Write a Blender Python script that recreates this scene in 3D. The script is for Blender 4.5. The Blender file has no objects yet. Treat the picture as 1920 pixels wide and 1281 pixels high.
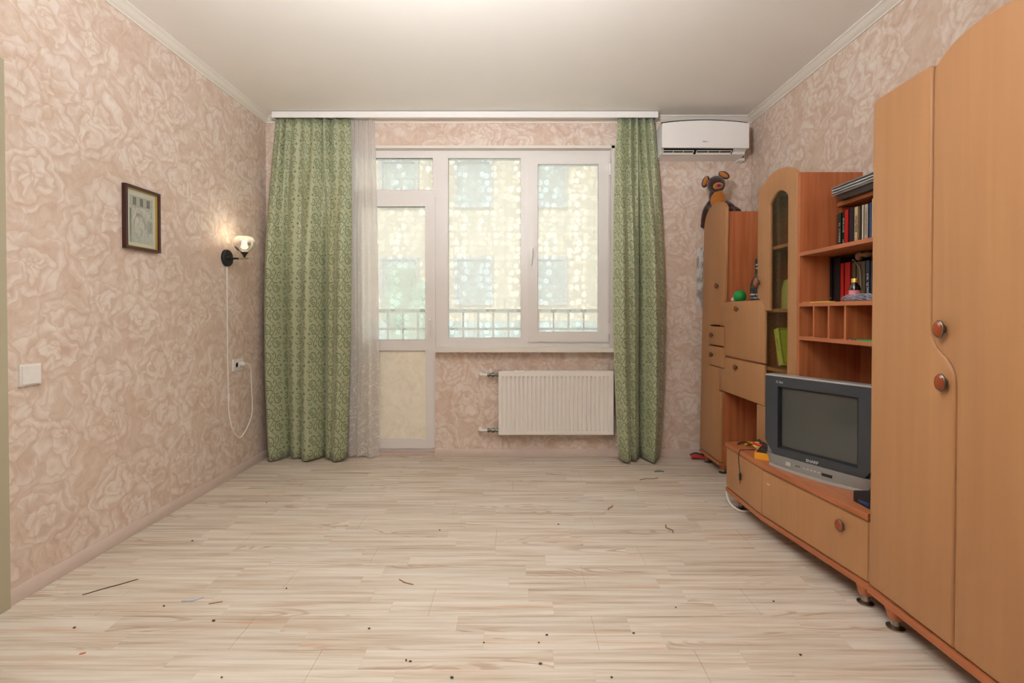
import bpy, bmesh, math, random
from mathutils import Vector, Matrix
random.seed(7)
PI = math.pi
scene = bpy.context.scene
COL = scene.collection

# ------------------------------------------------------------------ camera, world, exposure
cam_d = bpy.data.cameras.new('camera'); cam = bpy.data.objects.new('camera', cam_d); COL.objects.link(cam)
cam.location = (0, 0, 1.141)
cam.rotation_euler = (PI/2 - 0.012, 0, 0)
cam_d.sensor_fit = 'HORIZONTAL'; cam_d.sensor_width = 36.0; cam_d.lens = 907/1920*36
cam_d.shift_x = -7/1920; cam_d.shift_y = -41.6/1920
cam_d.clip_start = 0.02; cam_d.clip_end = 200
scene.camera = cam

world = bpy.data.worlds.new('world'); scene.world = world; world.use_nodes = True
bg = world.node_tree.nodes['Background']
bg.inputs[0].default_value = (0.93, 0.97, 1.0, 1); bg.inputs[1].default_value = 1.05
sun_d = bpy.data.lights.new('sun', 'SUN'); sun_d.energy = 1.75; sun_d.angle = math.radians(2); sun_d.color = (1.0, 0.97, 0.92)   # high behind the house, on the facade across the street
sun = bpy.data.objects.new('sun', sun_d); COL.objects.link(sun); sun.rotation_euler = (math.radians(52), 0, math.radians(-14))
FILL_UPLIGHT_POWER = 215.0     # added unseen lamp above the viewer: fill light thrown up at the ceiling
FILL_GLOBE_STRENGTH = 22.0      # and the glow of its added globe
cyc = scene.cycles
cyc.max_bounces = 6; cyc.diffuse_bounces = 4; cyc.glossy_bounces = 3; cyc.transmission_bounces = 4; cyc.transparent_max_bounces = 10
cyc.use_adaptive_sampling = True; cyc.adaptive_threshold = 0.13; cyc.adaptive_min_samples = 16; cyc.sample_clamp_indirect = 6.0
SCONCE_POWER = 0.5
scene.view_settings.view_transform = 'Standard'; scene.view_settings.look = 'None'
scene.view_settings.gamma = 1.0; scene.view_settings.exposure = 0.77
scene.view_settings.use_curve_mapping = False

# ------------------------------------------------------------------ node helpers
def C(r, g, b):
    f = lambda c: (c/255/12.92) if c/255 <= 0.04045 else ((c/255+0.055)/1.055)**2.4
    return (f(r), f(g), f(b), 1.0)
T = None
def link(a, inp):
    if isinstance(a, S): T.links.new(a.s, inp)
    elif a is not None:
        try: inp.default_value = a
        except Exception: inp.default_value = tuple(a)[:3]
class S:
    def __init__(s, sock): s.s = sock
    def __add__(a, b): return E('ADD', a, b)
    __radd__ = __add__
    def __sub__(a, b): return E('SUBTRACT', a, b)
    def __rsub__(a, b): return E('SUBTRACT', b, a)
    def __mul__(a, b): return E('MULTIPLY', a, b)
    __rmul__ = __mul__
    def __truediv__(a, b): return E('DIVIDE', a, b)
def E(op, *a, clamp=False):
    n = T.nodes.new('ShaderNodeMath'); n.operation = op; n.use_clamp = clamp
    for i, v in enumerate(a): link(v, n.inputs[i])
    return S(n.outputs[0])
def sstep(x, lo, hi):
    n = T.nodes.new('ShaderNodeMapRange'); n.interpolation_type = 'SMOOTHSTEP'
    link(x, n.inputs[0]); n.inputs[1].default_value = lo; n.inputs[2].default_value = hi
    return S(n.outputs[0])
def comb(x, y, z=0.0):
    n = T.nodes.new('ShaderNodeCombineXYZ')
    for i, v in enumerate((x, y, z)): link(v, n.inputs[i])
    return S(n.outputs[0])
def sep(v):
    n = T.nodes.new('ShaderNodeSeparateXYZ'); link(v, n.inputs[0]); return [S(o) for o in n.outputs]
def vm(op, a, b):
    n = T.nodes.new('ShaderNodeVectorMath'); n.operation = op; link(a, n.inputs[0])
    if op == 'SCALE': link(b, n.inputs[3])
    else: link(b, n.inputs[1])
    return S(n.outputs[0])
def position():
    return S(T.nodes.new('ShaderNodeNewGeometry').outputs['Position'])
def texco(k): return S(T.nodes.new('ShaderNodeTexCoord').outputs[k])
def objrand(): return S(T.nodes.new('ShaderNodeObjectInfo').outputs['Random'])
def noise(v, scale, detail=2.0, rough=0.5, dist=0.0, col=False):
    n = T.nodes.new('ShaderNodeTexNoise'); link(v, n.inputs['Vector'])
    n.inputs['Scale'].default_value = scale; n.inputs['Detail'].default_value = detail
    n.inputs['Roughness'].default_value = rough; n.inputs['Distortion'].default_value = dist
    return S(n.outputs['Color' if col else 'Fac'])
def white(v):
    n = T.nodes.new('ShaderNodeTexWhiteNoise'); n.noise_dimensions = '3D'; link(v, n.inputs['Vector']); return S(n.outputs['Value'])
def voro(v, scale, rand=1.0, feature='F1'):
    n = T.nodes.new('ShaderNodeTexVoronoi'); n.voronoi_dimensions = '2D'; n.feature = feature
    link(v, n.inputs['Vector']); n.inputs['Scale'].default_value = scale; n.inputs['Randomness'].default_value = rand
    return S(n.outputs['Distance']), S(n.outputs['Color']), S(n.outputs['Position'])
def ramp(f, stops):
    n = T.nodes.new('ShaderNodeValToRGB'); link(f, n.inputs[0]); e = n.color_ramp.elements
    while len(e) < len(stops): e.new(0.5)
    for i, (p, c) in enumerate(stops): e[i].position = p; e[i].color = c
    return S(n.outputs[0])
def mixc(f, a, b):
    n = T.nodes.new('ShaderNodeMix'); n.data_type = 'RGBA'
    link(f, n.inputs[0]); link(a, n.inputs[6]); link(b, n.inputs[7]); return S(n.outputs[2])
def bump(h, strength=0.3, dist=0.002):
    n = T.nodes.new('ShaderNodeBump'); link(h, n.inputs['Height']); n.inputs['Strength'].default_value = strength
    n.inputs['Distance'].default_value = dist; return S(n.outputs[0])
MATS = {}
def newmat(name):
    global T
    m = bpy.data.materials.new(name); m.use_nodes = True; T = m.node_tree
    for n in list(T.nodes): T.nodes.remove(n)
    MATS[name] = m; return m
def out(sh):
    o = T.nodes.new('ShaderNodeOutputMaterial'); T.links.new(sh.s if isinstance(sh, S) else sh, o.inputs[0])
def prin(col, rough=0.5, metal=0.0, spec=0.5, nrm=None, **k):
    n = T.nodes.new('ShaderNodeBsdfPrincipled'); link(col, n.inputs['Base Color']); link(rough, n.inputs['Roughness'])
    link(metal, n.inputs['Metallic']); link(spec, n.inputs['Specular IOR Level'])
    if nrm is not None: link(nrm, n.inputs['Normal'])
    for kk, v in k.items(): link(v, n.inputs[kk.replace('_', ' ')])
    return S(n.outputs[0])
def shader(t, **k):
    n = T.nodes.new('ShaderNodeBsdf'+t)
    for kk, v in k.items(): link(v, n.inputs[kk])
    return S(n.outputs[0])
def mixs(f, a, b):
    n = T.nodes.new('ShaderNodeMixShader'); link(f, n.inputs[0]); T.links.new(a.s, n.inputs[1]); T.links.new(b.s, n.inputs[2]); return S(n.outputs[0])
def fresnel(ior):
    n = T.nodes.new('ShaderNodeFresnel'); n.inputs[0].default_value = ior
    return S(n.outputs[0])*(1.0-S(T.nodes.new('ShaderNodeNewGeometry').outputs['Backfacing']))
def plain(name, col, rough=0.5, metal=0.0, var=0.06, scale=30, spec=0.5):
    """plain paint / plastic / paper with a faint procedural mottling"""
    m = newmat(name); n = noise(position(), scale, 3)
    c2 = tuple(min(1, x*(1-var)) for x in col[:3])+(1,); c1 = tuple(min(1, x*(1+var)) for x in col[:3])+(1,)
    out(prin(mixc(n, c2, c1), rough, metal, spec)); return m

# ------------------------------------------------------------------ materials
def make_materials():
    # floral wallpaper: soft painted peonies on beige-pink vinyl
    newmat('wallpaper')
    x, y, z = sep(position()); p = comb(x+y, z, 0.0)
    w = vm('SCALE', vm('SUBTRACT', noise(p, 6.5, 2, 0.6, col=True), (0.5, 0.5, 0.5)), 0.22)
    pw = vm('ADD', p, w)
    def flower(scale, seed, n1, n2):
        q = vm('ADD', pw, (seed, seed*1.7, 0))
        d, c, pos = voro(q, scale, 0.85); dx, dy, _ = sep(vm('SUBTRACT', q, pos))
        a = E('ARCTAN2', dy, dx); rnd = sep(c)[0]; r = d
        v2 = comb(a*n1+rnd*17.0, r*n2+rnd*5.0, 0.0)
        pd, pc, pp = voro(v2, 1.0, 0.75)
        gy = sep(vm('SUBTRACT', v2, pp))[1]
        pet = sstep(gy, -0.5, 0.5)*0.65+(1.0-sstep(pd, 0.15, 0.75))*0.45
        m = 1.0-sstep(r, 0.45, 0.95)
        return pet, m
    f1, m1 = flower(3.9, 0.0, 1.35, 5.0)
    br = noise(vm('MULTIPLY', pw, (1.0, 0.62, 1.0)), 10, 3, 0.6, 1.8); big = noise(p, 2.6, 2)
    str_ = noise(vm('MULTIPLY', pw, (2.6, 1.0, 1.0)), 16, 2, 0.6, 0.8)
    t = m1*f1*0.24+br*0.40+str_*0.22+big*0.16-0.05+(1.0-m1)*0.06
    col = ramp(t, [(0.24, C(200, 172, 153)), (0.38, C(210, 186, 168)), (0.48, C(217, 196, 180)), (0.57, C(226, 211, 199)), (0.70, C(233, 224, 215))])
    fine = noise(p, 120, 0)
    out(prin(col, 0.62, 0, 0.3, bump(t*0.8+fine*0.2, 0.2, 0.003)))
    # ceiling
    plain('ceiling_paint', C(242, 238, 232), 0.85, var=0.012, scale=3, spec=0.2)
    plain('plaster_white', C(228, 221, 212), 0.7, var=0.03, scale=12)
    plain('cornice_white', C(232, 225, 214), 0.6, var=0.015, scale=8)
    plain('pvc', C(230, 225, 221), 0.32, var=0.02, scale=6)
    plain('pvc_clean', C(238, 235, 232), 0.3, var=0.015, scale=9)
    plain('seal_dark', C(60, 62, 60), 0.7, var=0.3, scale=60)
    plain('radiator_enamel', C(238, 232, 224), 0.35, var=0.02, scale=8)
    plain('baseboard_vinyl', C(202, 182, 169), 0.5, var=0.06, scale=14)
    plain('casing_paint', C(176, 166, 140), 0.5, var=0.03, scale=7)
    plain('brick_outside', C(150, 140, 130), 0.9)
    # whitewashed pine laminate, two printed strips to a board
    newmat('laminate')
    x, y, z = sep(position()); rnd = objrand()
    yy = (y-1.627)/0.09165; sid = E('FLOOR', yy)
    sx = (x+white(comb(sid, 3.0, 0.0))*9.0)/0.63; seg = E('FLOOR', sx)
    h1 = white(comb(sid, seg, 1.0)); h2 = white(comb(sid, seg, 2.0))
    q = comb(x+h1*40.0, y+h2*17.0, 0.0)
    st = noise(vm('MULTIPLY', q, (1.3, 34.0, 1.0)), 1.0, 5, 0.6, 0.25)
    st2 = noise(vm('MULTIPLY', q, (3.0, 120.0, 1.0)), 1.0, 3, 0.6, 0.1)
    blotch = noise(vm('MULTIPLY', q, (1.6, 9.0, 1.0)), 1.0, 2, 0.5)
    rings = noise(vm('MULTIPLY', q, (1.5, 11.0, 1.0)), 1.0, 1.5, 0.4, 0.3)
    cath = E('SINE', rings*95.0)*0.5+0.5
    cmask = sstep(noise(vm('MULTIPLY', q, (1.1, 6.0, 1.0)), 1.3, 1), 0.56, 0.68)
    base = ramp(st*0.62+st2*0.22+blotch*0.16, [(0.34, C(170, 146, 124)), (0.44, C(200, 183, 164)), (0.54, C(216, 205, 191)), (0.70, C(228, 222, 213))])
    warm = sstep(noise(vm('MULTIPLY', q, (1.0, 22.0, 1.0)), 1.6, 3, 0.55), 0.58, 0.76)
    c = mixc(warm*0.7, base, C(203, 158, 124))
    c = mixc(cmask*sstep(cath, 0.62, 0.95)*0.6, c, C(170, 138, 112))
    tone = h1*0.10+0.92
    hs = T.nodes.new('ShaderNodeHueSaturation'); link(tone, hs.inputs['Value']); link(c, hs.inputs['Color']); c = S(hs.outputs[0])
    fx = E('ABSOLUTE', E('FRACT', sx)-0.5); fy = E('ABSOLUTE', E('FRACT', yy)-0.5)
    seam = E('MAXIMUM', sstep(fx, 0.4975, 0.4995), sstep(fy, 0.487, 0.498))
    c = mixc(seam*0.16, c, C(150, 128, 108))
    dirt = sstep(noise(comb(x, y, 0.0), 2.2, 4, 0.6), 0.55, 0.8)
    c = mixc(dirt*0.12, c, C(165, 150, 130))
    out(prin(c, 0.42+st*0.12, 0, 0.45, bump(st2*0.5+seam*-0.4, 0.12, 0.001)))
    plain('floor_joint', C(112, 96, 82), 0.9)
    # furniture foil (light) and alder-look board (red-brown)
    def wood(name, c0, c1, c2, rough, amp, freq=(26.0, 26.0, 1.1)):
        newmat(name); p = vm('MULTIPLY', position(), freq)
        a = noise(p, 1.0, 4, 0.55, 0.4); b = noise(vm('MULTIPLY', position(), (3, 3, 0.8)), 1.0, 2)
        t = a*amp+b*(1-amp)
        out(prin(ramp(t, [(0.32, c0), (0.5, c1), (0.68, c2)]), rough, 0, 0.4, bump(a, 0.08, 0.0008)))
    wood('foil_wood', C(168, 120, 80), C(173, 125, 84), C(178, 130, 88), 0.46, 0.6)
    wood('alder', C(158, 86, 50), C(180, 104, 64), C(194, 119, 77), 0.45, 0.75, (30.0, 30.0, 1.6))
    wood('alder_flat', C(158, 91, 55), C(172, 103, 64), C(184, 115, 74), 0.42, 0.7, (26.0, 1.6, 26.0))
    wood('knob_wood', C(124, 56, 28), C(140, 66, 34), C(152, 76, 42), 0.22, 0.6)
    plain('knob_metal', C(120, 118, 110), 0.35, 0.9, scale=60)
    plain('steel', C(172, 168, 160), 0.25, 1.0, scale=60)
    plain('black_gap', C(22, 18, 16), 0.8)
    # window film: frosted foil printed with daisies
    newmat('film')
    u, v, _ = sep(texco('UV')); p = comb(u, v, 0.0)
    def daisy(scale, seed, thr):
        q = vm('ADD', p, (seed, seed*2.3, 0)); d, c, pos = voro(q, scale, 0.55)
        dx, dy, _z = sep(vm('SUBTRACT', q, pos)); r = d; a = E('ARCTAN2', dy, dx); cr, cg, cb = sep(c)
        size = cb*0.10+0.33
        rr = r/size
        pet = sstep(E('ABSOLUTE', E('COSINE', a*4.0+cr*3.0)), 0.38, 0.62)
        ann = sstep(rr, 0.30, 0.40)*(1.0-sstep(rr, 0.92, 1.0))
        core = 1.0-sstep(rr, 0.20, 0.27)
        on = E('GREATER_THAN', cg, thr)
        return E('MAXIMUM', pet*ann, core)*on, (1.0-sstep(rr, 1.0, 1.1))*on
    bandn = sstep(E('SINE', u*26.0+1.0)+E('SINE', v*15.0+u*4.0)*0.45, -0.5, 0.35)
    d1, h1 = daisy(16.5, 0.0, 0.34); d2, h2 = daisy(26.0, 5.3, 0.5)
    fl = E('MAXIMUM', d1, d2*(1.0-h1)*0.45)*(bandn*0.7+0.3)
    lace = sstep(noise(p, 170, 2), 0.5, 0.62)*0.25
    stripe = sstep(E('SINE', u*52.0), 0.985, 1.0)
    clear = E('MINIMUM', fl*0.52+0.17+lace*0.12-stripe*0.10, 1.0)
    tr = shader('Transparent', Color=(1, 1, 1, 1))
    tl = shader('Translucent', Color=mixc(noise(p, 3.0, 2), C(210, 205, 198), C(201, 205, 204)))
    df = shader('Diffuse', Color=C(228, 226, 220))
    out(mixs(clear, mixs(0.15, tl, df), tr))
    newmat('clear_glass')
    out(mixs(fresnel(1.5), shader('Transparent', Color=(0.97, 0.985, 0.975, 1)), shader('Glossy', Color=(1, 1, 1, 1), Roughness=0.02)))
    newmat('window_glass')
    out(mixs(fresnel(1.3)*0.5, shader('Transparent', Color=(0.97, 0.985, 0.975, 1)), shader('Glossy', Color=(1, 1, 1, 1), Roughness=0.35)))
    newmat('smoked_glass')
    out(mixs(fresnel(1.7), shader('Transparent', Color=(0.86, 0.87, 0.82, 1)), shader('Glossy', Color=(1, 1, 1, 1), Roughness=0.03)))
    newmat('sandwich_panel')
    p = position(); a = noise(p, 9, 5, 0.65, 1.2); b = noise(p, 40, 3)
    out(prin(ramp(a*0.75+b*0.25, [(0.32, C(232, 222, 198)), (0.5, C(242, 234, 214)), (0.7, C(248, 243, 230))]), 0.4, 0, 0.4))
    # green brocade with scrolling vines
    newmat('brocade')
    u, v, _ = sep(texco('UV'))
    V = v/0.215; U = u/0.170
    px = E('FRACT', U)-0.5; py = E('FRACT', V)-0.5
    acc = None
    def mx(a, b): return b if a is None else E('MAXIMUM', a, b)
    stem = E('ABSOLUTE', px-E('SINE', py*6.2832)*0.17+E('SINE', py*12.566)*0.03)
    acc = 1.0-sstep(stem, 0.012, 0.026)
    for (cx, cy, R, mid, half, wd) in [(-0.22, 0.23, 0.17, 40, 150, .018), (-0.24, 0.22, 0.085, 220, 140, .018), (0.22, -0.25, 0.17, 220, 150, .018), (0.24, -0.26, 0.085, 40, 140, .018),
                                       (0.36, 0.20, 0.11, 150, 135, .016), (-0.36, -0.20, 0.11, 330, 135, .016), (0.34, 0.42, 0.06, 60, 120, .015), (-0.33, -0.43, 0.06, 240, 120, .015)]:
        dx = px-cx; dy = py-cy; L = E('SQRT', dx*dx+dy*dy)
        ring = 1.0-sstep(E('ABSOLUTE', L-R), wd*0.75, wd*1.4)
        m = math.radians(mid); ca = (dx*math.cos(m)+dy*math.sin(m))/(L+0.001)
        acc = mx(acc, ring*E('GREATER_THAN', ca, math.cos(math.radians(half))))
    for (cx, cy, a, b, rot) in [(0.06, 0.36, .060, .026, 40), (-0.05, 0.05, .055, .024, 150), (0.06, -0.06, .055, .024, -30), (-0.07, -0.36, .060, .026, 220), (-0.40, 0.07, .050, .046, 0), (0.41, -0.06, .050, .046, 0),
                                (-0.24, 0.22, .034, .034, 0), (0.24, -0.26, .034, .034, 0), (0.02, 0.19, .045, .020, 100), (-0.03, -0.20, .045, .020, 80), (0.36, 0.20, .026, .026, 0), (-0.36, -0.20, .026, .026, 0), (0.20, 0.05, .045, .020, 60), (-0.20, -0.05, .045, .020, 240)]:
        m = math.radians(rot); dx = px-cx; dy = py-cy
        ex = (dx*math.cos(m)+dy*math.sin(m))/a; ey = (dy*math.cos(m)-dx*math.sin(m))/b
        acc = mx(acc, 1.0-sstep(ex*ex+ey*ey, 0.75, 1.25))
    weave = noise(comb(u, v, 0.0), 500, 2)
    tone = noise(comb(u, v, 0.0), 3.0, 2)
    base = mixc(tone, C(176, 180, 144), C(188, 191, 156)); base = mixc(weave*0.25, base, C(152, 160, 124))
    c = mixc(acc*0.85, base, C(98, 116, 80))
    dif = prin(c, 0.48-acc*0.10, 0.0, 0.55, bump(acc*-1.0+weave*0.3, 0.25, 0.0015), Sheen_Weight=0.25, Sheen_Roughness=0.4)
    out(mixs(0.10, dif, shader('Translucent', Color=c)))
    # tulle
    newmat('tulle')
    u, v, _ = sep(texco('UV')); p = comb(u, v, 0.0)
    wv = noise(p, 9, 3, 0.5, 2.0); emb = sstep(E('ABSOLUTE', wv-0.5), 0.03, 0.0)*(1.0-sstep(v, 0.55, 1.1)*0.75)
    dens = E('MINIMUM', emb*0.2+0.80+noise(p, 300, 2)*0.1, 0.98)
    c = mixc(emb, C(236, 230, 224), C(250, 247, 243))
    cl = mixs(0.45, shader('Diffuse', Color=c), shader('Translucent', Color=c))
    out(mixs(dens, shader('Transparent', Color=(1, 1, 1, 1)), cl))
    # television
    plain('tv_grey', C(56, 60, 66), 0.38, 0.1, var=0.04, scale=50)
    plain('tv_silver', C(150, 150, 148), 0.36, 0.55, var=0.03, scale=40)
    plain('tv_light_silver', C(196, 198, 198), 0.3, 0.5, var=0.03, scale=40)
    plain('black_plastic', C(24, 24, 26), 0.4, var=0.15, scale=40)
    newmat('tv_screen'); out(prin(C(62, 65, 62), 0.14, 0, 0.6, Coat_Weight=0.6, Coat_Roughness=0.03))
    # lamp materials
    newmat('fill_globe')  # glow of the globe lamp added to light the room
    em = T.nodes.new('ShaderNodeEmission'); em.inputs[0].default_value = (0.93, 0.97, 1.0, 1); em.inputs[1].default_value = FILL_GLOBE_STRENGTH; out(S(em.outputs[0]))
    newmat('bulb_glow')
    em = T.nodes.new('ShaderNodeEmission'); em.inputs[0].default_value = (1.0, 0.88, 0.68, 1); em.inputs[1].default_value = 3.5; out(S(em.outputs[0]))
    newmat('mirror_glass')
    lw = T.nodes.new('ShaderNodeLayerWeight'); lw.inputs[0].default_value = 0.55
    _, _, oz = sep(texco('Generated'))
    coat = 1.0-sstep(oz, 0.55, 0.85)*0.8
    refl = E('MINIMUM', S(lw.outputs['Facing'])*0.15+0.82, 0.97)*coat
    out(mixs(refl, mixs(0.22, shader('Transparent', Color=(1.0, 0.95, 0.88, 1)), shader('Translucent', Color=(1, .95, .88, 1))), shader('Glossy', Color=(.86, .84, .80, 1), Roughness=0.04)))
    # plush, papers, misc
    def plush(name, c):
        newmat(name); n = noise(position(), 160, 4, 0.7); d = tuple(x*0.55 for x in c[:3])+(1,)
        out(prin(mixc(n, d, c), 0.95, 0, 0.1, bump(n, 0.8, 0.004), Sheen_Weight=0.5))
    plush('plush_brown', C(78, 46, 33)); plush('plush_orange', C(196, 120, 46)); plush('plush_dark', C(58, 36, 28)); plush('plush_red', C(150, 26, 40))
    newmat('calendar_paper')
    x, y, z = sep(position()); n1 = noise(comb(x*30.0, z*9.0, 0.0), 1.0, 3); n2 = noise(comb(x*160.0, z*110.0, 0.0), 1.0, 2)
    c = mixc(sstep(n2, 0.6, 0.66)*0.7, mixc(sstep(n1, 0.45, 0.6), C(222, 218, 212), C(160, 152, 146)), C(60, 56, 56))
    out(prin(c, 0.7))
    newmat('street_print')
    u, v, _ = sep(texco('UV'))
    n = noise(comb(u*6.0, v*6.0, 0.0), 1.0, 4, 0.6, 0.8); c = ramp(n, [(0.3, C(150, 148, 140)), (0.5, C(190, 186, 174)), (0.7, C(206, 200, 186))])
    c = mixc(sstep(v, 0.76, 0.77), c, C(178, 172, 156))
    wins = E('MULTIPLY', E('GREATER_THAN', E('FRACT', u*3.4+0.05), 0.56), E('MULTIPLY', E('GREATER_THAN', v, 0.80), E('LESS_THAN', v, 0.97)))
    c = mixc(wins*0.85, c, C(62, 62, 60))
    mull = E('GREATER_THAN', E('FRACT', u*13.6), 0.8); c = mixc(wins*mull*0.8, c, C(190, 186, 170))
    c = mixc((1.0-sstep(u, 0.06, 0.10))*(1.0-sstep(v, 0.70, 0.74))*0.7, c, C(64, 62, 58))
    arch = E('SQRT', (u-0.42)*(u-0.42)*1.2+(v-0.36)*(v-0.36)); c = mixc((1.0-sstep(E('ABSOLUTE', arch-0.26), 0.012, 0.03))*E('GREATER_THAN', v, 0.3)*0.6, c, C(150, 96, 84))
    c = mixc(E('GREATER_THAN', u, 0.74)*E('GREATER_THAN', v, 0.25)*E('LESS_THAN', v, 0.52)*0.5, c, C(110, 112, 106))
    c = mixc((1.0-sstep(v, 0.0, 0.3))*0.5, c, C(168, 170, 160))
    out(prin(c, 0.6))
    plain('mat_board', C(206, 202, 184), 0.8, var=0.02)
    plain('mahogany', C(64, 30, 24), 0.3, var=0.15, scale=50)
    plain('gold', C(206, 168, 86), 0.35, 0.6, scale=60)
    plain('paper_white', C(200, 202, 204), 0.8, var=0.05, scale=90)
    plain('paper_grey', C(150, 152, 154), 0.8, var=0.08, scale=90)
    plain('page_cream', C(196, 178, 142), 0.85, var=0.12, scale=140)
    for nm, c in dict(cover_brown=C(110, 44, 28), cover_green=C(24, 58, 46), cover_black=C(24, 24, 26), cover_red=C(176, 30, 24), cover_navy=C(30, 34, 48), cover_beige=C(208, 180, 136), cover_dark=C(44, 34, 30),
                      cover_white=C(206, 198, 182), cover_grey=C(168, 154, 136), cover_blue=C(34, 62, 112), cover_olive=C(84, 74, 44), cover_umber=C(98, 76, 50), cover_indigo=C(34, 42, 68),
                      yellow_green=C(196, 200, 60), yellow=C(222, 196, 66), pale_yellow=C(224, 214, 120), meter_yellow=C(232, 158, 34), red_plastic=C(186, 34, 26), green_glass=C(16, 150, 62), green_plastic=C(40, 160, 84),
                      pink_label=C(214, 130, 138), cable_white=C(240, 236, 230), cable_black=C(28, 26, 26), socket_white=C(232, 226, 220), wood_chip=C(150, 104, 72), orange_chip=C(206, 120, 70), speck=C(70, 56, 46),
                      text_light=C(204, 200, 186), text_dark=C(40, 36, 34), text_silver=C(190, 192, 194), text_grey=C(130, 120, 112), binder=C(52, 46, 42), leaf_green=C(86, 120, 92), bundle=C(150, 116, 92),
                      stone_grey=C(196, 194, 188), facade_peach=C(240, 222, 196), facade_blue=C(190, 214, 214), window_far=C(186, 198, 200), railing_grey=C(120, 128, 128), balcony_concrete=C(206, 206, 200)).items():
        plain(nm, c, 0.5, var=0.08, scale=45)
    newmat('foliage'); n = noise(position(), 6, 4); out(prin(mixc(n, C(150, 180, 160), C(186, 208, 190)), 0.8))
    newmat('dark_bottle'); out(prin(C(34, 22, 16), 0.08, 0, 0.6, Coat_Weight=0.5))
    newmat('bottle_glass'); out(prin(C(70, 70, 58), 0.06, 0, 0.6, Transmission_Weight=0.35))
    newmat('poly_bag'); n = noise(position(), 28, 3, 0.6, 1.0)
    out(mixs(0.55, shader('Transparent', Color=(1, 1, 1, 1)), prin(mixc(n, C(110, 114, 150), C(206, 204, 210)), 0.18, 0, 0.7, bump(n, 0.7, 0.006))))
make_materials()

# ------------------------------------------------------------------ mesh helpers
ROOT = {}
def tag(o, label=None, cat=None, group=None, kind=None):
    if label: o['label'] = label
    if cat: o['category'] = cat
    if group: o['group'] = group
    if kind: o['kind'] = kind
    return o
def thing(name, label, cat, loc=(0, 0, 0), rotz=0.0, group=None, kind=None):
    o = bpy.data.objects.new(name, None); o.empty_display_size = 0.05; COL.objects.link(o)
    o.location = loc; o.rotation_euler = (0, 0, rotz); ROOT[o] = Vector(loc) if rotz == 0 else Vector((0, 0, 0))
    return tag(o, label, cat, group, kind)
def fin(name, bm, mat, parent=None, smooth=40, shear=None):
    """bmesh (world coordinates, or the root's own when it is turned) -> one mesh object"""
    bmesh.ops.remove_doubles(bm, verts=bm.verts, dist=1e-6)
    bmesh.ops.recalc_face_normals(bm, faces=bm.faces)
    if shear:
        for v in bm.verts: v.co = shear(v.co)
    if parent is not None: off = ROOT[parent]
    else:
        xs = [v.co for v in bm.verts]; lo = [min(c[i] for c in xs) for i in range(3)]; hi = [max(c[i] for c in xs) for i in range(3)]
        off = Vector(((lo[0]+hi[0])/2, (lo[1]+hi[1])/2, lo[2]))
    for v in bm.verts: v.co -= off
    me = bpy.data.meshes.new(name); bm.to_mesh(me); bm.free()
    for m in (mat if isinstance(mat, (list, tuple)) else [mat]): me.materials.append(MATS[m])
    o = bpy.data.objects.new(name, me); COL.objects.link(o)
    if smooth:
        me.polygons.foreach_set('use_smooth', [True]*len(me.polygons)); me.set_sharp_from_angle(angle=math.radians(smooth))
    if parent is not None: o.parent = parent; ROOT[o] = off
    else: o.location = off; ROOT[o] = off
    return o
def bev(bm, w, seg=2, ang=30):
    es = [e for e in bm.edges if len(e.link_faces) == 2 and e.calc_face_angle(0) > math.radians(ang)]
    bmesh.ops.bevel(bm, geom=es, offset=w, segments=seg, affect='EDGES', clamp_overlap=True)
def new(): return bmesh.new()
def box(bm, a, b, mi=0):
    x0, y0, z0 = [min(a[i], b[i]) for i in range(3)]; x1, y1, z1 = [max(a[i], b[i]) for i in range(3)]
    v = [bm.verts.new(p) for p in [(x0, y0, z0), (x1, y0, z0), (x1, y1, z0), (x0, y1, z0), (x0, y0, z1), (x1, y0, z1), (x1, y1, z1), (x0, y1, z1)]]
    for f in [(0, 3, 2, 1), (4, 5, 6, 7), (0, 1, 5, 4), (1, 2, 6, 5), (2, 3, 7, 6), (3, 0, 4, 7)]:
        bm.faces.new([v[i] for i in f]).material_index = mi
    return bm
def prism(bm, pts, axis, lo, hi, mi=0):
    """polygon pts (two remaining axes in order) extruded along axis"""
    def p3(p, h): return {'X': (h, p[0], p[1]), 'Y': (p[0], h, p[1]), 'Z': (p[0], p[1], h)}[axis]
    a = [bm.verts.new(p3(p, lo)) for p in pts]; b = [bm.verts.new(p3(p, hi)) for p in pts]; n = len(pts)
    bm.faces.new(a).material_index = mi; bm.faces.new(b[::-1]).material_index = mi
    for i in range(n): bm.faces.new([a[i], a[(i+1) % n], b[(i+1) % n], b[i]]).material_index = mi
    return bm
def lathe(bm, prof, c, axis='Z', seg=24, sx=1.0, sy=1.0, mi=None, mat=None):
    rings = []
    for k, (r, h) in enumerate(prof):
        ring = []
        for i in range(seg):
            a = 2*PI*i/seg; p = Vector((r*math.cos(a)*sx, r*math.sin(a)*sy, h))
            if axis == 'X': p = Vector((p.z, p.x, p.y))
            elif axis == 'Y': p = Vector((p.x, p.z, p.y))
            if mat is not None: p = mat @ p
            ring.append(bm.verts.new(Vector(c)+p))
        rings.append(ring)
    for k in range(len(rings)-1):
        for i in range(seg):
            f = bm.faces.new([rings[k][i], rings[k][(i+1) % seg], rings[k+1][(i+1) % seg], rings[k+1][i]])
            if mi: f.material_index = mi[k]
    if prof[0][0] > 1e-5: bm.faces.new(rings[0][::-1]).material_index = mi[0] if mi else 0
    if prof[-1][0] > 1e-5: bm.faces.new(rings[-1]).material_index = mi[-1] if mi else 0
    return bm
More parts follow.
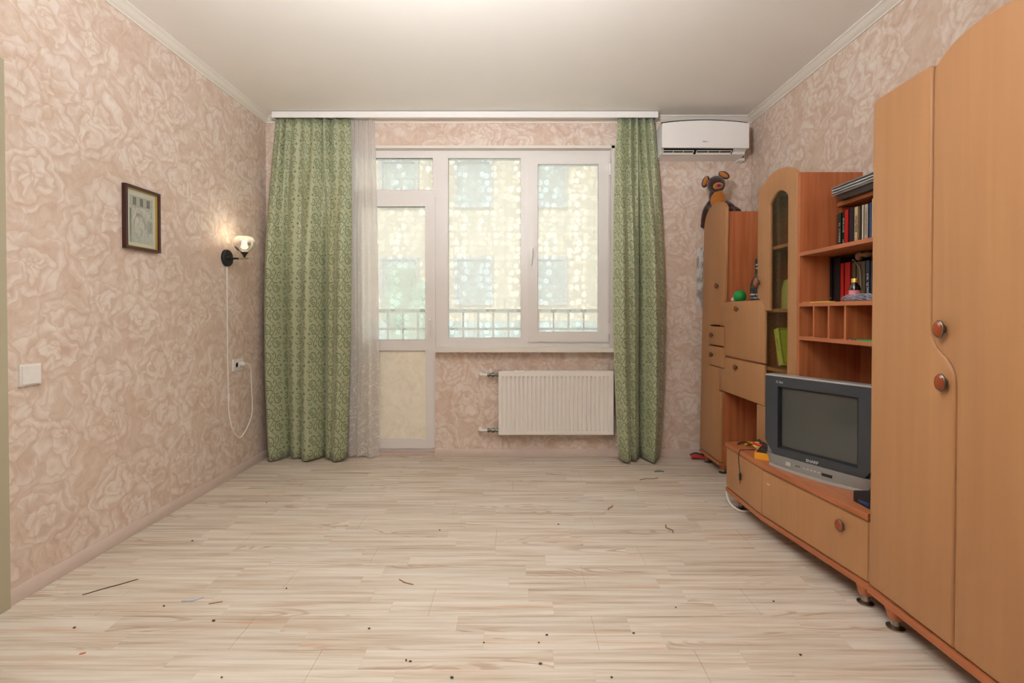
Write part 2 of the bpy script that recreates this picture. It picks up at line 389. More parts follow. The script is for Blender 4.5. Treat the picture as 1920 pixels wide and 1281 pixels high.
def smooth_path(pts, n=8):
    P = [Vector(p) for p in pts]; P = [P[0]*2-P[1]]+P+[P[-1]*2-P[-2]]; r = []
    for i in range(1, len(P)-2):
        for k in range(n):
            t = k/n; a, b, c, d = P[i-1:i+3]
            r.append(0.5*((2*b)+(c-a)*t+(2*a-5*b+4*c-d)*t*t+(3*b-a-3*c+d)*t**3))
    r.append(P[-2]); return r
def tube(bm, pts, r, seg=8, mi=0):
    P = [Vector(p) for p in pts]; rings = []
    for i, p in enumerate(P):
        t = (P[min(i+1, len(P)-1)]-P[max(i-1, 0)]).normalized()
        u = t.cross(Vector((0.13, 0.29, 0.95)) if abs(t.z) < 0.9 else Vector((1, 0.1, 0))).normalized(); w = t.cross(u)
        rr = r[i] if isinstance(r, (list, tuple)) else r
        rings.append([bm.verts.new(p+(u*math.cos(2*PI*k/seg)+w*math.sin(2*PI*k/seg))*rr) for k in range(seg)])
    for i in range(len(rings)-1):
        for k in range(seg): bm.faces.new([rings[i][k], rings[i][(k+1) % seg], rings[i+1][(k+1) % seg], rings[i+1][k]]).material_index = mi
    bm.faces.new(rings[0][::-1]).material_index = mi; bm.faces.new(rings[-1]).material_index = mi
    return bm
def ball(bm, c, r, rot=None, sub=2, mi=0):
    r = (r, r, r) if not isinstance(r, (list, tuple)) else r
    M = Matrix.Translation(c) @ (rot.to_4x4() if rot else Matrix.Identity(4)) @ Matrix.Diagonal((*r, 1))
    n = len(bm.faces); bmesh.ops.create_icosphere(bm, subdivisions=sub, radius=1.0, matrix=M)
    bm.faces.ensure_lookup_table()
    for f in bm.faces[n:]: f.material_index = mi
    return bm
def arc(c, r, a0, a1, n=6):
    return [(c[0]+r*math.cos(math.radians(a0+(a1-a0)*i/n)), c[1]+r*math.sin(math.radians(a0+(a1-a0)*i/n))) for i in range(n+1)]
def crv(pts, n=5):
    return [(p.x, p.y) for p in smooth_path([(a, b, 0) for a, b in pts], n)]
def one(name, bm, mat, label, cat, group=None, **k): return tag(fin(name, bm, mat, None, **k), label, cat, group)
def struct(name, bm, mat, label=None, **k): return tag(fin(name, bm, mat, None, **k), label, name.split('_')[0], kind='structure')
def uvs(o, f):
    me = o.data; l = me.uv_layers.new(name='UVMap')
    for lp in me.loops: l.data[lp.index].uv = f(me.vertices[lp.vertex_index].co + ROOT[o])
def lettering(name, body, size, mat, parent, M, italic=0.0, bold=0.0):
    """flat printed letters as a thin mesh; M places the text plane (x along the text, z out) in the root's space"""
    c = bpy.data.curves.new('txt', 'FONT'); c.body = body; c.size = size; c.align_x = 'CENTER'; c.align_y = 'CENTER'; c.extrude = 0.0002; c.shear = italic; c.offset = bold
    t = bpy.data.objects.new('txt', c); COL.objects.link(t); bpy.context.view_layer.update()
    me = bpy.data.meshes.new_from_object(t.evaluated_get(bpy.context.evaluated_depsgraph_get()))
    bpy.data.objects.remove(t); bpy.data.curves.remove(c)
    me.transform(M); me.transform(Matrix.Translation(-ROOT[parent])); me.name = name
    me.materials.clear(); me.materials.append(MATS[mat])
    o = bpy.data.objects.new(name, me); COL.objects.link(o); o.parent = parent; ROOT[o] = ROOT[parent]; return o
def marks(name, n, size, mat, parent, M, seed=1, gap=0.25):
    """a line of print too blurred to read in the photograph: small letter-like strokes, centred on M's origin"""
    rr = random.Random(seed); bm = new(); w = size*0.55; t = size*0.17; L = n*(w+size*gap); x = -L/2
    for i in range(n):
        if rr.random() > 0.08:
            h = size*rr.choice((1, 1, 1, 0.75))
            box(bm, (x, -size/2, 0), (x+t, -size/2+h, 0.0003))
            for q, y in ((0.55, -size/2), (0.6, -t/2), (0.55, -size/2+h-t)):
                if rr.random() < q: box(bm, (x+t, y, 0), (x+w-t, y+t, 0.0003))
            if rr.random() < 0.6: box(bm, (x+w-t, -size/2, 0), (x+w, -size/2+h, 0.0003))
        x += w+size*gap
    bm.transform(M); return fin(name, bm, mat, parent, smooth=0)
def frame_M(origin, xdir, ydir):
    x = Vector(xdir).normalized(); y = Vector(ydir).normalized(); z = x.cross(y)
    return Matrix.Translation(origin) @ Matrix((x, y, z)).transposed().to_4x4()

# ------------------------------------------------------------------ room shell
XL, XR, YB, YF, ZC = -1.985, 1.87, 3.86, -1.25, 2.697
WT = 0.32
def shell():
    fl = struct('floor', box(new(), (XL, YF, -0.06), (XR, YB+0.10, -0.0015)), 'floor_joint', 'pale whitewashed wood laminate floor with loose debris', smooth=0)
    # boards: rows 0.1833 m deep, joints as in the photograph (0.29 / 0.60 alternating)
    L = 1.26; r0 = 1.627; w = 0.1833
    known = {-1: 0.604, 0: 0.284, 1: 0.93, 2: 0.292, 3: 0.592, 4: -0.10, 5: 0.42, 6: -0.36}
    k = math.floor((YF-r0)/w)
    while r0+k*w < YB+0.09:
        y0, y1 = max(YF, r0+k*w), min(YB+0.09, r0+(k+1)*w); x = known.get(k, (k*0.47) % L)
        while x > XL: x -= L
        while x < XR:
            a, b = max(x, XL+0.002), min(x+L, XR-0.002)
            if b-a > 0.03:
                bm = box(new(), (a+0.0005, y0+0.0005, -0.0015), (b-0.0005, y1-0.0005, 0.0))
                fin('plank', bm, 'laminate', fl, smooth=0)
            x += L
        k += 1
    struct('ceiling', box(new(), (XL-0.1, YF, ZC), (XR+0.1, YB+WT, ZC+0.1)), 'ceiling_paint', 'smooth white painted ceiling')
    struct('wall_left', box(new(), (XL-0.12, YF, 0), (XL, YB+WT, ZC)), 'wallpaper', 'left wall in pink beige floral wallpaper')
    struct('wall_right', box(new(), (XR, YF, 0), (XR+0.12, YB+WT, ZC)), 'wallpaper', 'right wall in floral wallpaper behind the wall unit')
    struct('wall_rear', box(new(), (XL, YF-0.12, 0), (XR, YF, ZC)), 'wallpaper', 'wallpapered wall behind the viewer')
    # back wall with the door-and-window opening  (door x -1.36..-0.64, window -0.64..0.765)
    bm = new(); y0, y1 = YB, YB+WT
    box(bm, (XL, y0, 0), (-1.375, y1, ZC)); box(bm, (0.772, y0, 0), (XR, y1, ZC)); box(bm, (-1.375, y0, 2.462), (0.772, y1, ZC)); box(bm, (-0.645, y0, 0), (0.772, y1, 0.845))
    struct('wall_back', bm, 'wallpaper', 'back wall in pink beige floral wallpaper around window and balcony door')
    # white plaster reveal lining the opening, a thin raised lip against the paper
    bm = new()
    box(bm, (0.762, YB-0.004, 0.86), (0.785, YB+0.10, 2.475)); box(bm, (-1.39, YB-0.004, 2.455), (0.785, YB+0.10, 2.475)); box(bm, (-1.39, YB-0.004, 0.02), (-1.366, YB+0.10, 2.475))
    bev(bm, 0.003, 2); struct('trim_1', bm, 'plaster_white', 'white plaster edge round the window opening')
    # cornices
    prof = [(0, 0), (0.052, 0), (0.052, -0.008), (0.040, -0.012), (0.034, -0.022), (0.020, -0.034), (0.010, -0.038), (0.008, -0.046), (0, -0.046)]
    bm = prism(new(), [(XL+a, ZC+b) for a, b in prof], 'Y', YF, YB); struct('trim_2', bm, 'cornice_white', 'white cornice along the left wall', smooth=50)
    bm = prism(new(), [(XR-a, ZC+b) for a, b in prof], 'Y', YF, YB); struct('trim_3', bm, 'cornice_white', 'white cornice along the right wall', smooth=50)
    bm = prism(new(), [(YB-a, ZC+b) for a, b in prof], 'X', XL, XR); struct('trim_4', bm, 'cornice_white', 'white cornice along the back wall above the window', smooth=50)
    # baseboards
    bp = [(0, 0), (0.020, 0), (0.020, 0.022), (0.016, 0.036), (0.010, 0.052), (0.006, 0.058), (0, 0.058)]
    struct('baseboard_left', prism(new(), [(XL+a, b) for a, b in bp], 'Y', 1.86, YB), 'baseboard_vinyl', 'beige vinyl skirting along the left wall')
    bm = prism(new(), [(YB-a, b) for a, b in bp], 'X', -0.645, XR); prism(bm, [(YB-a, b) for a, b in bp], 'X', XL, -1.39); struct('baseboard_back', bm, 'baseboard_vinyl', 'beige vinyl skirting under the radiator')
    struct('baseboard_right', prism(new(), [(XR-a, b) for a, b in bp], 'Y', YF, YB), 'baseboard_vinyl', 'beige vinyl skirting behind the wall unit')
    # room door on the left, only its casing edge is in view
    d = thing('door_2', 'painted beige door casing at the far left edge', 'door', (XL, 1.4, 0), kind='structure')
    bm = box(new(), (XL, 1.775, 0), (XL+0.032, 1.858, 2.112)); box(bm, (XL, 0.86, 2.03), (XL+0.032, 1.775, 2.112)); box(bm, (XL, 0.86, 0), (XL+0.032, 0.942, 2.03)); bev(bm, 0.006, 2); fin('casing', bm, 'casing_paint', d)
    bm = box(new(), (XL, 0.942, 0.01), (XL+0.012, 1.775, 2.03)); leaf = fin('door_leaf', bm, 'casing_paint', d)
    fin('door_handle', tube(new(), smooth_path([(XL+0.012, 1.02, 1.0), (XL+0.055, 1.02, 1.0), (XL+0.06, 1.05, 1.0), (XL+0.06, 1.14, 1.0)], 4), 0.008), 'steel', leaf)
shell()

# ------------------------------------------------------------------ window and balcony door
def rect_frame(bm, x0, z0, x1, z1, w, ya, yb, wl=None, wr=None, wt=None, wb=None):
    wl, wr, wt, wb = [w if q is None else q for q in (wl, wr, wt, wb)]
    box(bm, (x0, ya, z0), (x0+wl, yb, z1)); box(bm, (x1-wr, ya, z0), (x1, yb, z1))
    box(bm, (x0+wl, ya, z1-wt), (x1-wr, yb, z1)); box(bm, (x0+wl, ya, z0), (x1-wr, yb, z0+wb)); return bm
def pane(root_part, x0, z0, x1, z1, y):
    g = fin('pane', box(new(), (x0-0.008, y+0.006, z0-0.008), (x1+0.008, y+0.010, z1+0.008)), 'window_glass', root_part, smooth=0)
    bm = new(); bm.faces.new([bm.verts.new(p) for p in ((x0-0.006, y+0.004, z0-0.006), (x1+0.006, y+0.004, z0-0.006), (x1+0.006, y+0.004, z1+0.006), (x0-0.006, y+0.004, z1+0.006))])
    f = fin('film', bm, 'film', root_part, smooth=0); uvs(f, lambda c: (c.x, c.z)); f['label'] = 'frosted window film printed with daisies'
    bm = rect_frame(new(), x0-0.004, z0-0.004, x1+0.004, z1+0.004, 0.007, y-0.003, y+0.003); fin('glazing_seal', bm, 'seal_dark', root_part, smooth=0)
def windows():
    yf = 3.92
    w = thing('window_1', 'white plastic window with daisy-patterned frosted film', 'window', (0.06, yf, 0.86), kind='structure')
    # fixed light on the left, opening sash on the right
    bm = rect_frame(new(), -0.640, 0.866, 0.766, 2.458, 0.06, yf, yf+0.07, wl=0.092, wr=0.02, wt=0.062, wb=0.074)
    box(bm, (0.043, yf, 0.94), (0.112, yf+0.07, 2.396)); bev(bm, 0.004, 2); fr = fin('window_frame', bm, 'pvc', w)
    bm = rect_frame(new(), -0.556, 0.934, 0.051, 2.405, 0.010, yf+0.006, yf+0.03); bev(bm, 0.003, 1); fin('glazing_bead', bm, 'pvc', w)
    pane(w, -0.548, 0.942, 0.043, 2.397, yf+0.012)
    bm = rect_frame(new(), 0.099, 0.912, 0.748, 2.422, 0.079, yf-0.018, yf+0.04); bev(bm, 0.006, 2); sa = fin('sash', bm, 'pvc', w)
    bm = rect_frame(new(), 0.170, 0.983, 0.675, 2.357, 0.009, yf-0.010, yf+0.02); bev(bm, 0.003, 1); fin('glazing_bead', bm, 'pvc', sa)
    pane(sa, 0.178, 0.990, 0.668, 2.350, yf+0.004)
    bm = box(new(), (0.118, yf-0.028, 1.60), (0.142, yf-0.018, 1.675)); bev(bm, 0.004, 2); tube(bm, smooth_path([(0.131, yf-0.026, 1.655), (0.131, yf-0.048, 1.655), (0.130, yf-0.055, 1.64), (0.122, yf-0.055, 1.53)], 4), [0.008]*9+[0.009, 0.0095, 0.009, 0.006]); hd = fin('window_handle', bm, 'pvc_clean', sa)
    bm = new()
    for z in (2.30, 1.02):
        lathe(bm, [(0.0075, -0.045), (0.0075, 0.045)], (0.756, yf-0.016, z), seg=10)
    fin('hinge', bm, 'pvc_clean', w)
    s = thing('trim_5', 'white window sill board above the radiator', 'sill', (0.1, 3.82, 0.84), kind='structure')
    bm = box(new(), (-0.632, 3.775, 0.838), (0.832, 3.93, 0.872)); bev(bm, 0.006, 3); fin('sill_board', bm, 'plaster_white', s)
    # balcony door with a transom light
    d = thing('door_1', 'white plastic balcony door with film-covered glass and cream lower panel', 'door', (-1.0, yf, 0), kind='structure')
    bm = rect_frame(new(), -1.366, 0.0, -0.640, 2.458, 0.05, yf, yf+0.07, wl=0.045, wr=0.030, wt=0.061, wb=0.060)
    box(bm, (-1.321, yf, 2.075), (-0.669, yf+0.07, 2.139)); bev(bm, 0.004, 2); fin('door_frame', bm, 'pvc', d)
    pane(d, -1.321, 2.139, -0.670, 2.397, yf+0.012)
    bm = rect_frame(new(), -1.335, 0.050, -0.650, 2.082, 0.078, yf-0.018, yf+0.04, wb=0.074); box(bm, (-1.257, yf-0.018, 0.842), (-0.728, yf+0.04, 0.924)); bev(bm, 0.006, 2); leaf = fin('door_leaf', bm, 'pvc', d)
    bm = rect_frame(new(), -1.263, 0.918, -0.722, 2.012, 0.009, yf-0.010, yf+0.02); rect_frame(bm, -1.263, 0.118, -0.722, 0.848, 0.009, yf-0.010, yf+0.02); bev(bm, 0.003, 1); fin('glazing_bead', bm, 'pvc', leaf)
    pane(leaf, -1.255, 0.926, -0.730, 2.004, yf+0.004)
    fin('door_panel', box(new(), (-1.255, yf+0.002, 0.126), (-0.730, yf+0.03, 0.840)), 'sandwich_panel', leaf)
    bm = box(new(), (-0.703, yf-0.028, 1.02), (-0.681, yf-0.018, 1.10)); tube(bm, [(-0.692, yf-0.02, 1.08), (-0.692, yf-0.05, 1.08), (-0.692, yf-0.052, 0.97)], 0.008); fin('door_handle', bm, 'pvc_clean', leaf)
    bm = box(new(), (-1.366, yf-0.055, 0.0), (-0.640, yf+0.07, 0.024)); bev(bm, 0.006, 2); fin('threshold', bm, 'baseboard_vinyl', d)
windows()

# ------------------------------------------------------------------ outside, seen through the film
def outside():
    st = tag(fin('balcony_slab', box(new(), (-4, YB+WT, -0.25), (4, 5.45, -0.05)), 'balcony_concrete'), 'pale concrete balcony floor outside', 'balcony', kind='structure')
    r = thing('balcony_railing', 'grey bar railing outside behind the frosted glass', 'railing', (0, 5.3, -0.05))
    fin('top_rail', box(new(), (-3.5, 5.27, 1.15), (3.5, 5.33, 1.19)), 'railing_grey', r); fin('middle_rail', box(new(), (-3.5, 5.285, 0.96), (3.5, 5.315, 0.985)), 'railing_grey', r); fin('bottom_rail', box(new(), (-3.5, 5.285, 0.55), (3.5, 5.315, 0.58)), 'railing_grey', r)
    m0 = fin('bar', box(new(), (-2.4, 5.29, -0.05), (-2.382, 5.31, 1.15)), 'railing_grey', r)
    for i in range(1, 30):
        b = m0.copy(); COL.objects.link(b); b.location.x += i*0.165
    g = tag(fin('street_ground', box(new(), (-30, 5.5, -3.3), (30, 40, -3.2)), 'stone_grey'), 'pale street ground outside below the balcony', 'ground', kind='structure')
    b = thing('apartment_building', 'peach apartment building across the street seen through window film', 'building', (0, 15, -3.2))
    fin('wall', box(new(), (-16, 15, -3.2), (16, 19, 12)), 'facade_peach', b)
    fin('plinth', box(new(), (-16, 14.9, -3.2), (16, 15, 0.9)), 'facade_blue', b)
    for z in (1.4, 4.4):
        for i in range(-4, 5):
            x = i*2.3+0.4; f = fin('window', rect_frame(new(), x, z, x+1.2, z+1.5, 0.1, 14.9, 15.0), 'paper_white', b); fin('window_pane', box(new(), (x+0.1, 14.96, z+0.1), (x+1.1, 14.99, z+1.4)), 'window_far', f)
    t = thing('shrub', 'rounded pale green evergreen beyond the balcony door', 'shrub', (-1.95, 9.0, -3.2))
    bm = new(); rr = random.Random(3)
    for i in range(26):
        h = rr.random(); R = 0.55*(1-h*0.55); a = rr.random()*6.28
        ball(bm, (-1.95+R*math.cos(a)*0.75, 9+R*math.sin(a)*0.75, -0.8+h*2.6), 0.42*(1-0.3*h), sub=2)
    fin('foliage', bm, 'foliage', t); fin('trunk', tube(new(), [(-1.95, 9, -3.2), (-1.95, 9, -0.3)], 0.08), 'cover_umber', t)
outside()

# ------------------------------------------------------------------ curtains and rail
def gauss(s, lst): return sum(a*math.exp(-((s-c)/w)**2) for c, w, a in lst)
def cloth(name, label, cat, mat, xt, xm, xb, zt, zb, yc, top, bot, ns=150, nz=46, parent=None, thick=0.0, fold=1.0):
    """hanging cloth: outline xt/xm/xb = (left,right) at top, middle, hem; top/bot = fold profiles (s, width, depth toward the room)"""
    bm = new(); V = []; U = []
    for j in range(nz+1):
        t = j/nz; z = zt+(zb-zt)*t
        q = lambda k: (xt[k]*(1-t)*(1-2*t)+4*xm[k]*t*(1-t)+xb[k]*t*(2*t-1))
        xl, xr = q(0), q(1); bl = min(1, t/0.45); bl = bl*bl*(3-2*bl); row = []; us = [0]
        for i in range(ns+1):
            s = i/ns; pt = gauss(s, top); pb = gauss(s, bot)
            y = yc-(pt*(1-bl)+pb*fold*(bl*(0.75+0.25*t)))+0.004*math.sin(9*s+5*t)*t
            x = xl+(xr-xl)*s+0.006*math.sin(7*t+11*s)*t*math.sin(PI*s)
            if z > 2.60: y = max(y, 3.742)
            row.append(bm.verts.new((x, y, z)))
        V.append(row)
    arcl = [0]
    for i in range(ns): arcl.append(arcl[-1]+max((V[nz*2//3][i+1].co-V[nz*2//3][i].co).length, 0.001))
    uvl = bm.loops.layers.uv.new('UVMap')
    for j in range(nz):
        for i in range(ns):
            f = bm.faces.new([V[j][i], V[j][i+1], V[j+1][i+1], V[j+1][i]])
            for lp, (jj, ii) in zip(f.loops, ((j, i), (j, i+1), (j+1, i+1), (j+1, i))): lp[uvl].uv = (arcl[ii], V[jj][ii].co.z)
    if parent is None: o = one(name, bm, mat, label, cat, smooth=180)
    else: o = fin(name, bm, mat, parent, smooth=180)
    if thick:
        md = o.modifiers.new('thickness', 'SOLIDIFY'); md.thickness = thick
    return o
def curtains():
    r = thing('curtain_rail', 'long white curtain rail with fascia under the ceiling', 'curtain rail', (-0.39, 3.73, 2.64))
    bm = box(new(), (-1.872, 3.728, 2.645), (1.093, 3.736, 2.692)); bev(bm, 0.002, 2); fin('fascia', bm, 'pvc_clean', r)
    bm = box(new(), (-1.868, 3.736, 2.668), (1.09, 3.83, 2.690)); fin('track', bm, 'pvc', r)
    for i, (x0, x1) in enumerate(((-1.872, -1.866), (1.087, 1.093))): fin('end_cap', box(new(), (x0, 3.736, 2.650), (x1, 3.83, 2.690)), 'pvc_clean', r)
    topL = [(.02, .03, .02), (.09, .04, .04), (.128, .012, -.03), (.17, .03, .035), (.28, .06, .03), (.40, .05, .025), (.53, .05, .03), (.62, .012, -.02), (.67, .035, .045), (.735, .012, -.025), (.80, .04, .03), (.93, .06, .02)]
    botL = [(.05, .085, .085), (.19, .028, -.035), (.30, .07, .03), (.39, .018, -.015), (.50, .10, .085), (.66, .022, -.035), (.74, .05, .03), (.90, .11, .095)]
    cloth('curtain', 'wide green brocade curtain gathered left of the balcony door', 'curtain', 'brocade', (-1.868, -1.292), (-1.938, -1.275), (-1.905, -1.315), 2.662, 0.012, 3.802, topL, botL, thick=0.0015, fold=1.35)
    topR = [(.08, .10, .03), (.27, .02, -.02), (.33, .05, .04), (.44, .015, -.025), (.51, .05, .04), (.62, .015, -.03), (.70, .05, .04), (.82, .02, -.02), (.90, .06, .03)]
    botR = [(.15, .15, .115), (.36, .05, .03), (.40, .09, .05), (.545, .022, -.06), (.75, .13, .115), (.95, .06, .02)]
    cloth('curtain', 'narrow green brocade curtain beside the air conditioner', 'curtain', 'brocade', (0.792, 1.075), (0.752, 1.160), (0.800, 1.125), 2.662, 0.012, 3.790, topR, botR, ns=120, thick=0.0015, fold=1.25)
    topT = [(.10, .04, .02), (.25, .04, .025), (.42, .05, .02), (.60, .04, .025), (.80, .05, .02), (.95, .04, .015)]
    botT = [(.08, .10, .03), (.35, .06, .04), (.75, .16, .06)]
    cloth('tulle_curtain', 'sheer off-white tulle curtain next to the wide green curtain', 'curtain', 'tulle', (-1.312, -1.112), (-1.32, -1.085), (-1.33, -1.085), 2.665, 0.012, 3.835, topT, botT, ns=80)
curtains()

# ------------------------------------------------------------------ radiator, air conditioner
def radiator():
    r = thing('radiator', 'white ribbed panel radiator under the window sill', 'radiator', (0.315, 3.80, 0.19))
    x0, x1, z0, z1, yf, yb = -0.135, 0.765, 0.191, 0.691, 3.760, 3.83
    n = 26; bx0, bx1 = x0+0.022, x1-0.022; zs = [z0, z0+0.006, z0+0.034, z0+0.048, z1-0.052, z1-0.038, z1-0.012, z1-0.006, z1]
    xs = [x0, x0+0.004]; dep = [0, 0]; p = (bx1-bx0)/n
    for i in range(n):
        a = bx0+i*p
        for f, d in ((0.10, 0.0), (0.24, 1.0), (0.42, 1.0), (0.56, 0.0)): xs.append(a+f*p); dep.append(d)
    xs += [x1-0.004, x1]; dep += [0, 0]
    bm = new(); G = []
    for k, z in enumerate(zs):
        row = []
        for x, d in zip(xs, dep):
            inz = 1.0 if k in (4,) or k == 3 else 0.0
            y = yf+0.0125*d*inz+(0.006 if (k in (0, len(zs)-1) or x in (x0, x1)) else 0)
            row.append(bm.verts.new((x, y, z)))
        G.append(row)
    for k in range(len(zs)-1):
        for i in range(len(xs)-1): bm.faces.new([G[k][i], G[k][i+1], G[k+1][i+1], G[k+1][i]])
    fin('front_panel', bm, 'radiator_enamel', r, smooth=25)
    fin('back_panel', box(new(), (x0+0.01, yb-0.012, z0), (x1-0.01, yb, z1-0.004)), 'radiator_enamel', r)
    for a, b in ((x0, x0+0.004), (x1-0.004, x1)):
        bm = box(new(), (a, yf+0.006, z0), (b, yb, z1+0.003)); fin('side_panel', bm, 'radiator_enamel', r)
    bm = rect_frame(new(), x0, yf+0.006, x1, yb, 0.006, z1-0.002, z1+0.003)
    for v in bm.verts: v.co = Vector((v.co.x, v.co.z, v.co.y))
    for i in range(46): box(bm, (x0+0.012+i*0.0193, yf+0.012, z1-0.002), (x0+0.012+i*0.0193+0.009, yb-0.006, z1+0.003))
    fin('top_grille', bm, 'radiator_enamel', r, smooth=0)
    for xb in (0.05, 0.55): fin('bracket', box(new(), (xb, yb, z0+0.1), (xb+0.03, YB-0.001, z1-0.08)), 'radiator_enamel', r)
    for z in (0.659, 0.221):
        bm = tube(new(), smooth_path([(-0.283, YB-0.001, z), (-0.283, 3.815, z), (-0.275, 3.80, z), (-0.215, 3.80, z)], 5), 0.0105, 12)
        lathe(bm, [(0.018, -0.002), (0.018, 0.006), (0.012, 0.008)], (-0.283, YB-0.008, z), 'Y', 14); fin('pipe', bm, 'radiator_enamel', r)
        bm = lathe(new(), [(0.010, -0.224), (0.016, -0.222), (0.016, -0.205), (0.011, -0.203), (0.011, -0.190), (0.018, -0.188), (0.018, -0.168), (0.012, -0.166), (0.012, -0.150), (0.016, -0.148), (0.016, -0.134)], (0, 3.80, z), 'X', 10)
        v = fin('valve', bm, 'knob_metal', r)
        if z > 0.4: fin('valve_cap', lathe(new(), [(0.010, 0.014), (0.012, 0.02), (0.012, 0.044), (0.009, 0.048)], (-0.196, 3.80, z), 'Z', 12), 'pvc_clean', v)
radiator()
def air_conditioner():
    r = thing('air_conditioner', 'white wall-mounted air conditioner beside the curtain rail', 'air conditioner', (1.42, 3.86, 2.355))
    x0, x1 = 1.102, 1.757
    prof = [(3.86, 2.572), (3.70, 2.580), (3.682, 2.574), (3.676, 2.394), (3.690, 2.391), (3.715, 2.378), (3.722, 2.362), (3.76, 2.352), (3.86, 2.352)]
    bm = prism(new(), prof, 'X', x0+0.004, x1-0.004); bev(bm, 0.006, 2, 50); fin('housing', bm, 'pvc_clean', r, smooth=35)
    top = [(x0+(x1-x0)*i/20, 2.573+0.022*(1-((i-10)/10)**2)) for i in range(21)]
    bm = prism(new(), [(x0, 2.392), (x1, 2.388)]+top[::-1], 'Y', 3.658, 3.681); bev(bm, 0.006, 3, 50); fin('front_panel', bm, 'pvc_clean', r, smooth=40)
    bm = prism(new(), [(a, b+0.002) for a, b in [(x0+0.01, 2.55), (x1-0.01, 2.55)]]+[(a, b+0.016) for a, b in top[::-1]], 'Y', 3.6815, 3.688); fin('gap_shadow', bm, 'black_gap', r, smooth=0)  # black strip stands for the shadow in the gap above the panel
    # outlet: dark slot with a louvre frame
    M = frame_M((0, 0, 0), (1, 0, 0), (0, 1, 0))
    bm = new(); v = [bm.verts.new(p) for p in ((1.122, 3.6745, 2.391), (1.648, 3.6745, 2.391), (1.652, 3.7195, 2.3615), (1.116, 3.7195, 2.3615))]; bm.faces.new(v)
    bmesh.ops.solidify(bm, geom=bm.faces[:], thickness=0.003); fin('outlet_slot', bm, 'black_gap', r, smooth=0)
    bm = new()
    def at(x, t): return (x, 3.671+(3.716-3.671)*t, 2.3905+(2.3585-2.3905)*t)
    for a, b in ((1.122, 1.352), (1.376, 1.640)):
        tube(bm, [at(a, .96), at(b, .96)], 0.0045, 6); tube(bm, [at(a, .40), at(b, .40)], 0.003, 6)
        for k in range(4): x = a+(b-a)*k/3; tube(bm, [at(x, .35), at(x, .98)], 0.0025, 6)
        q = [bm.verts.new(p) for p in (at(a, .68), at(b, .68), at(b, .95), at(a, .95))]; bm.faces.new(q)
    fin('louvre', bm, 'pvc', r, smooth=0)
    marks('brand_print', 7, 0.0085, 'text_grey', r, frame_M((1.428, 3.6576, 2.436), (1, 0, 0), (0, 0, 1)), seed=6, gap=0.12)
    bm = box(new(), (1.745, 3.80, 2.338), (1.79, YB, 2.392)); bev(bm, 0.012, 3); fin('pipe_cover', bm, 'pvc_clean', r)
    fin('pipe', tube(new(), [(1.77, 3.798, 2.36), (1.765, 3.79, 2.42)], 0.013, 12), 'knob_metal', r)
air_conditioner()

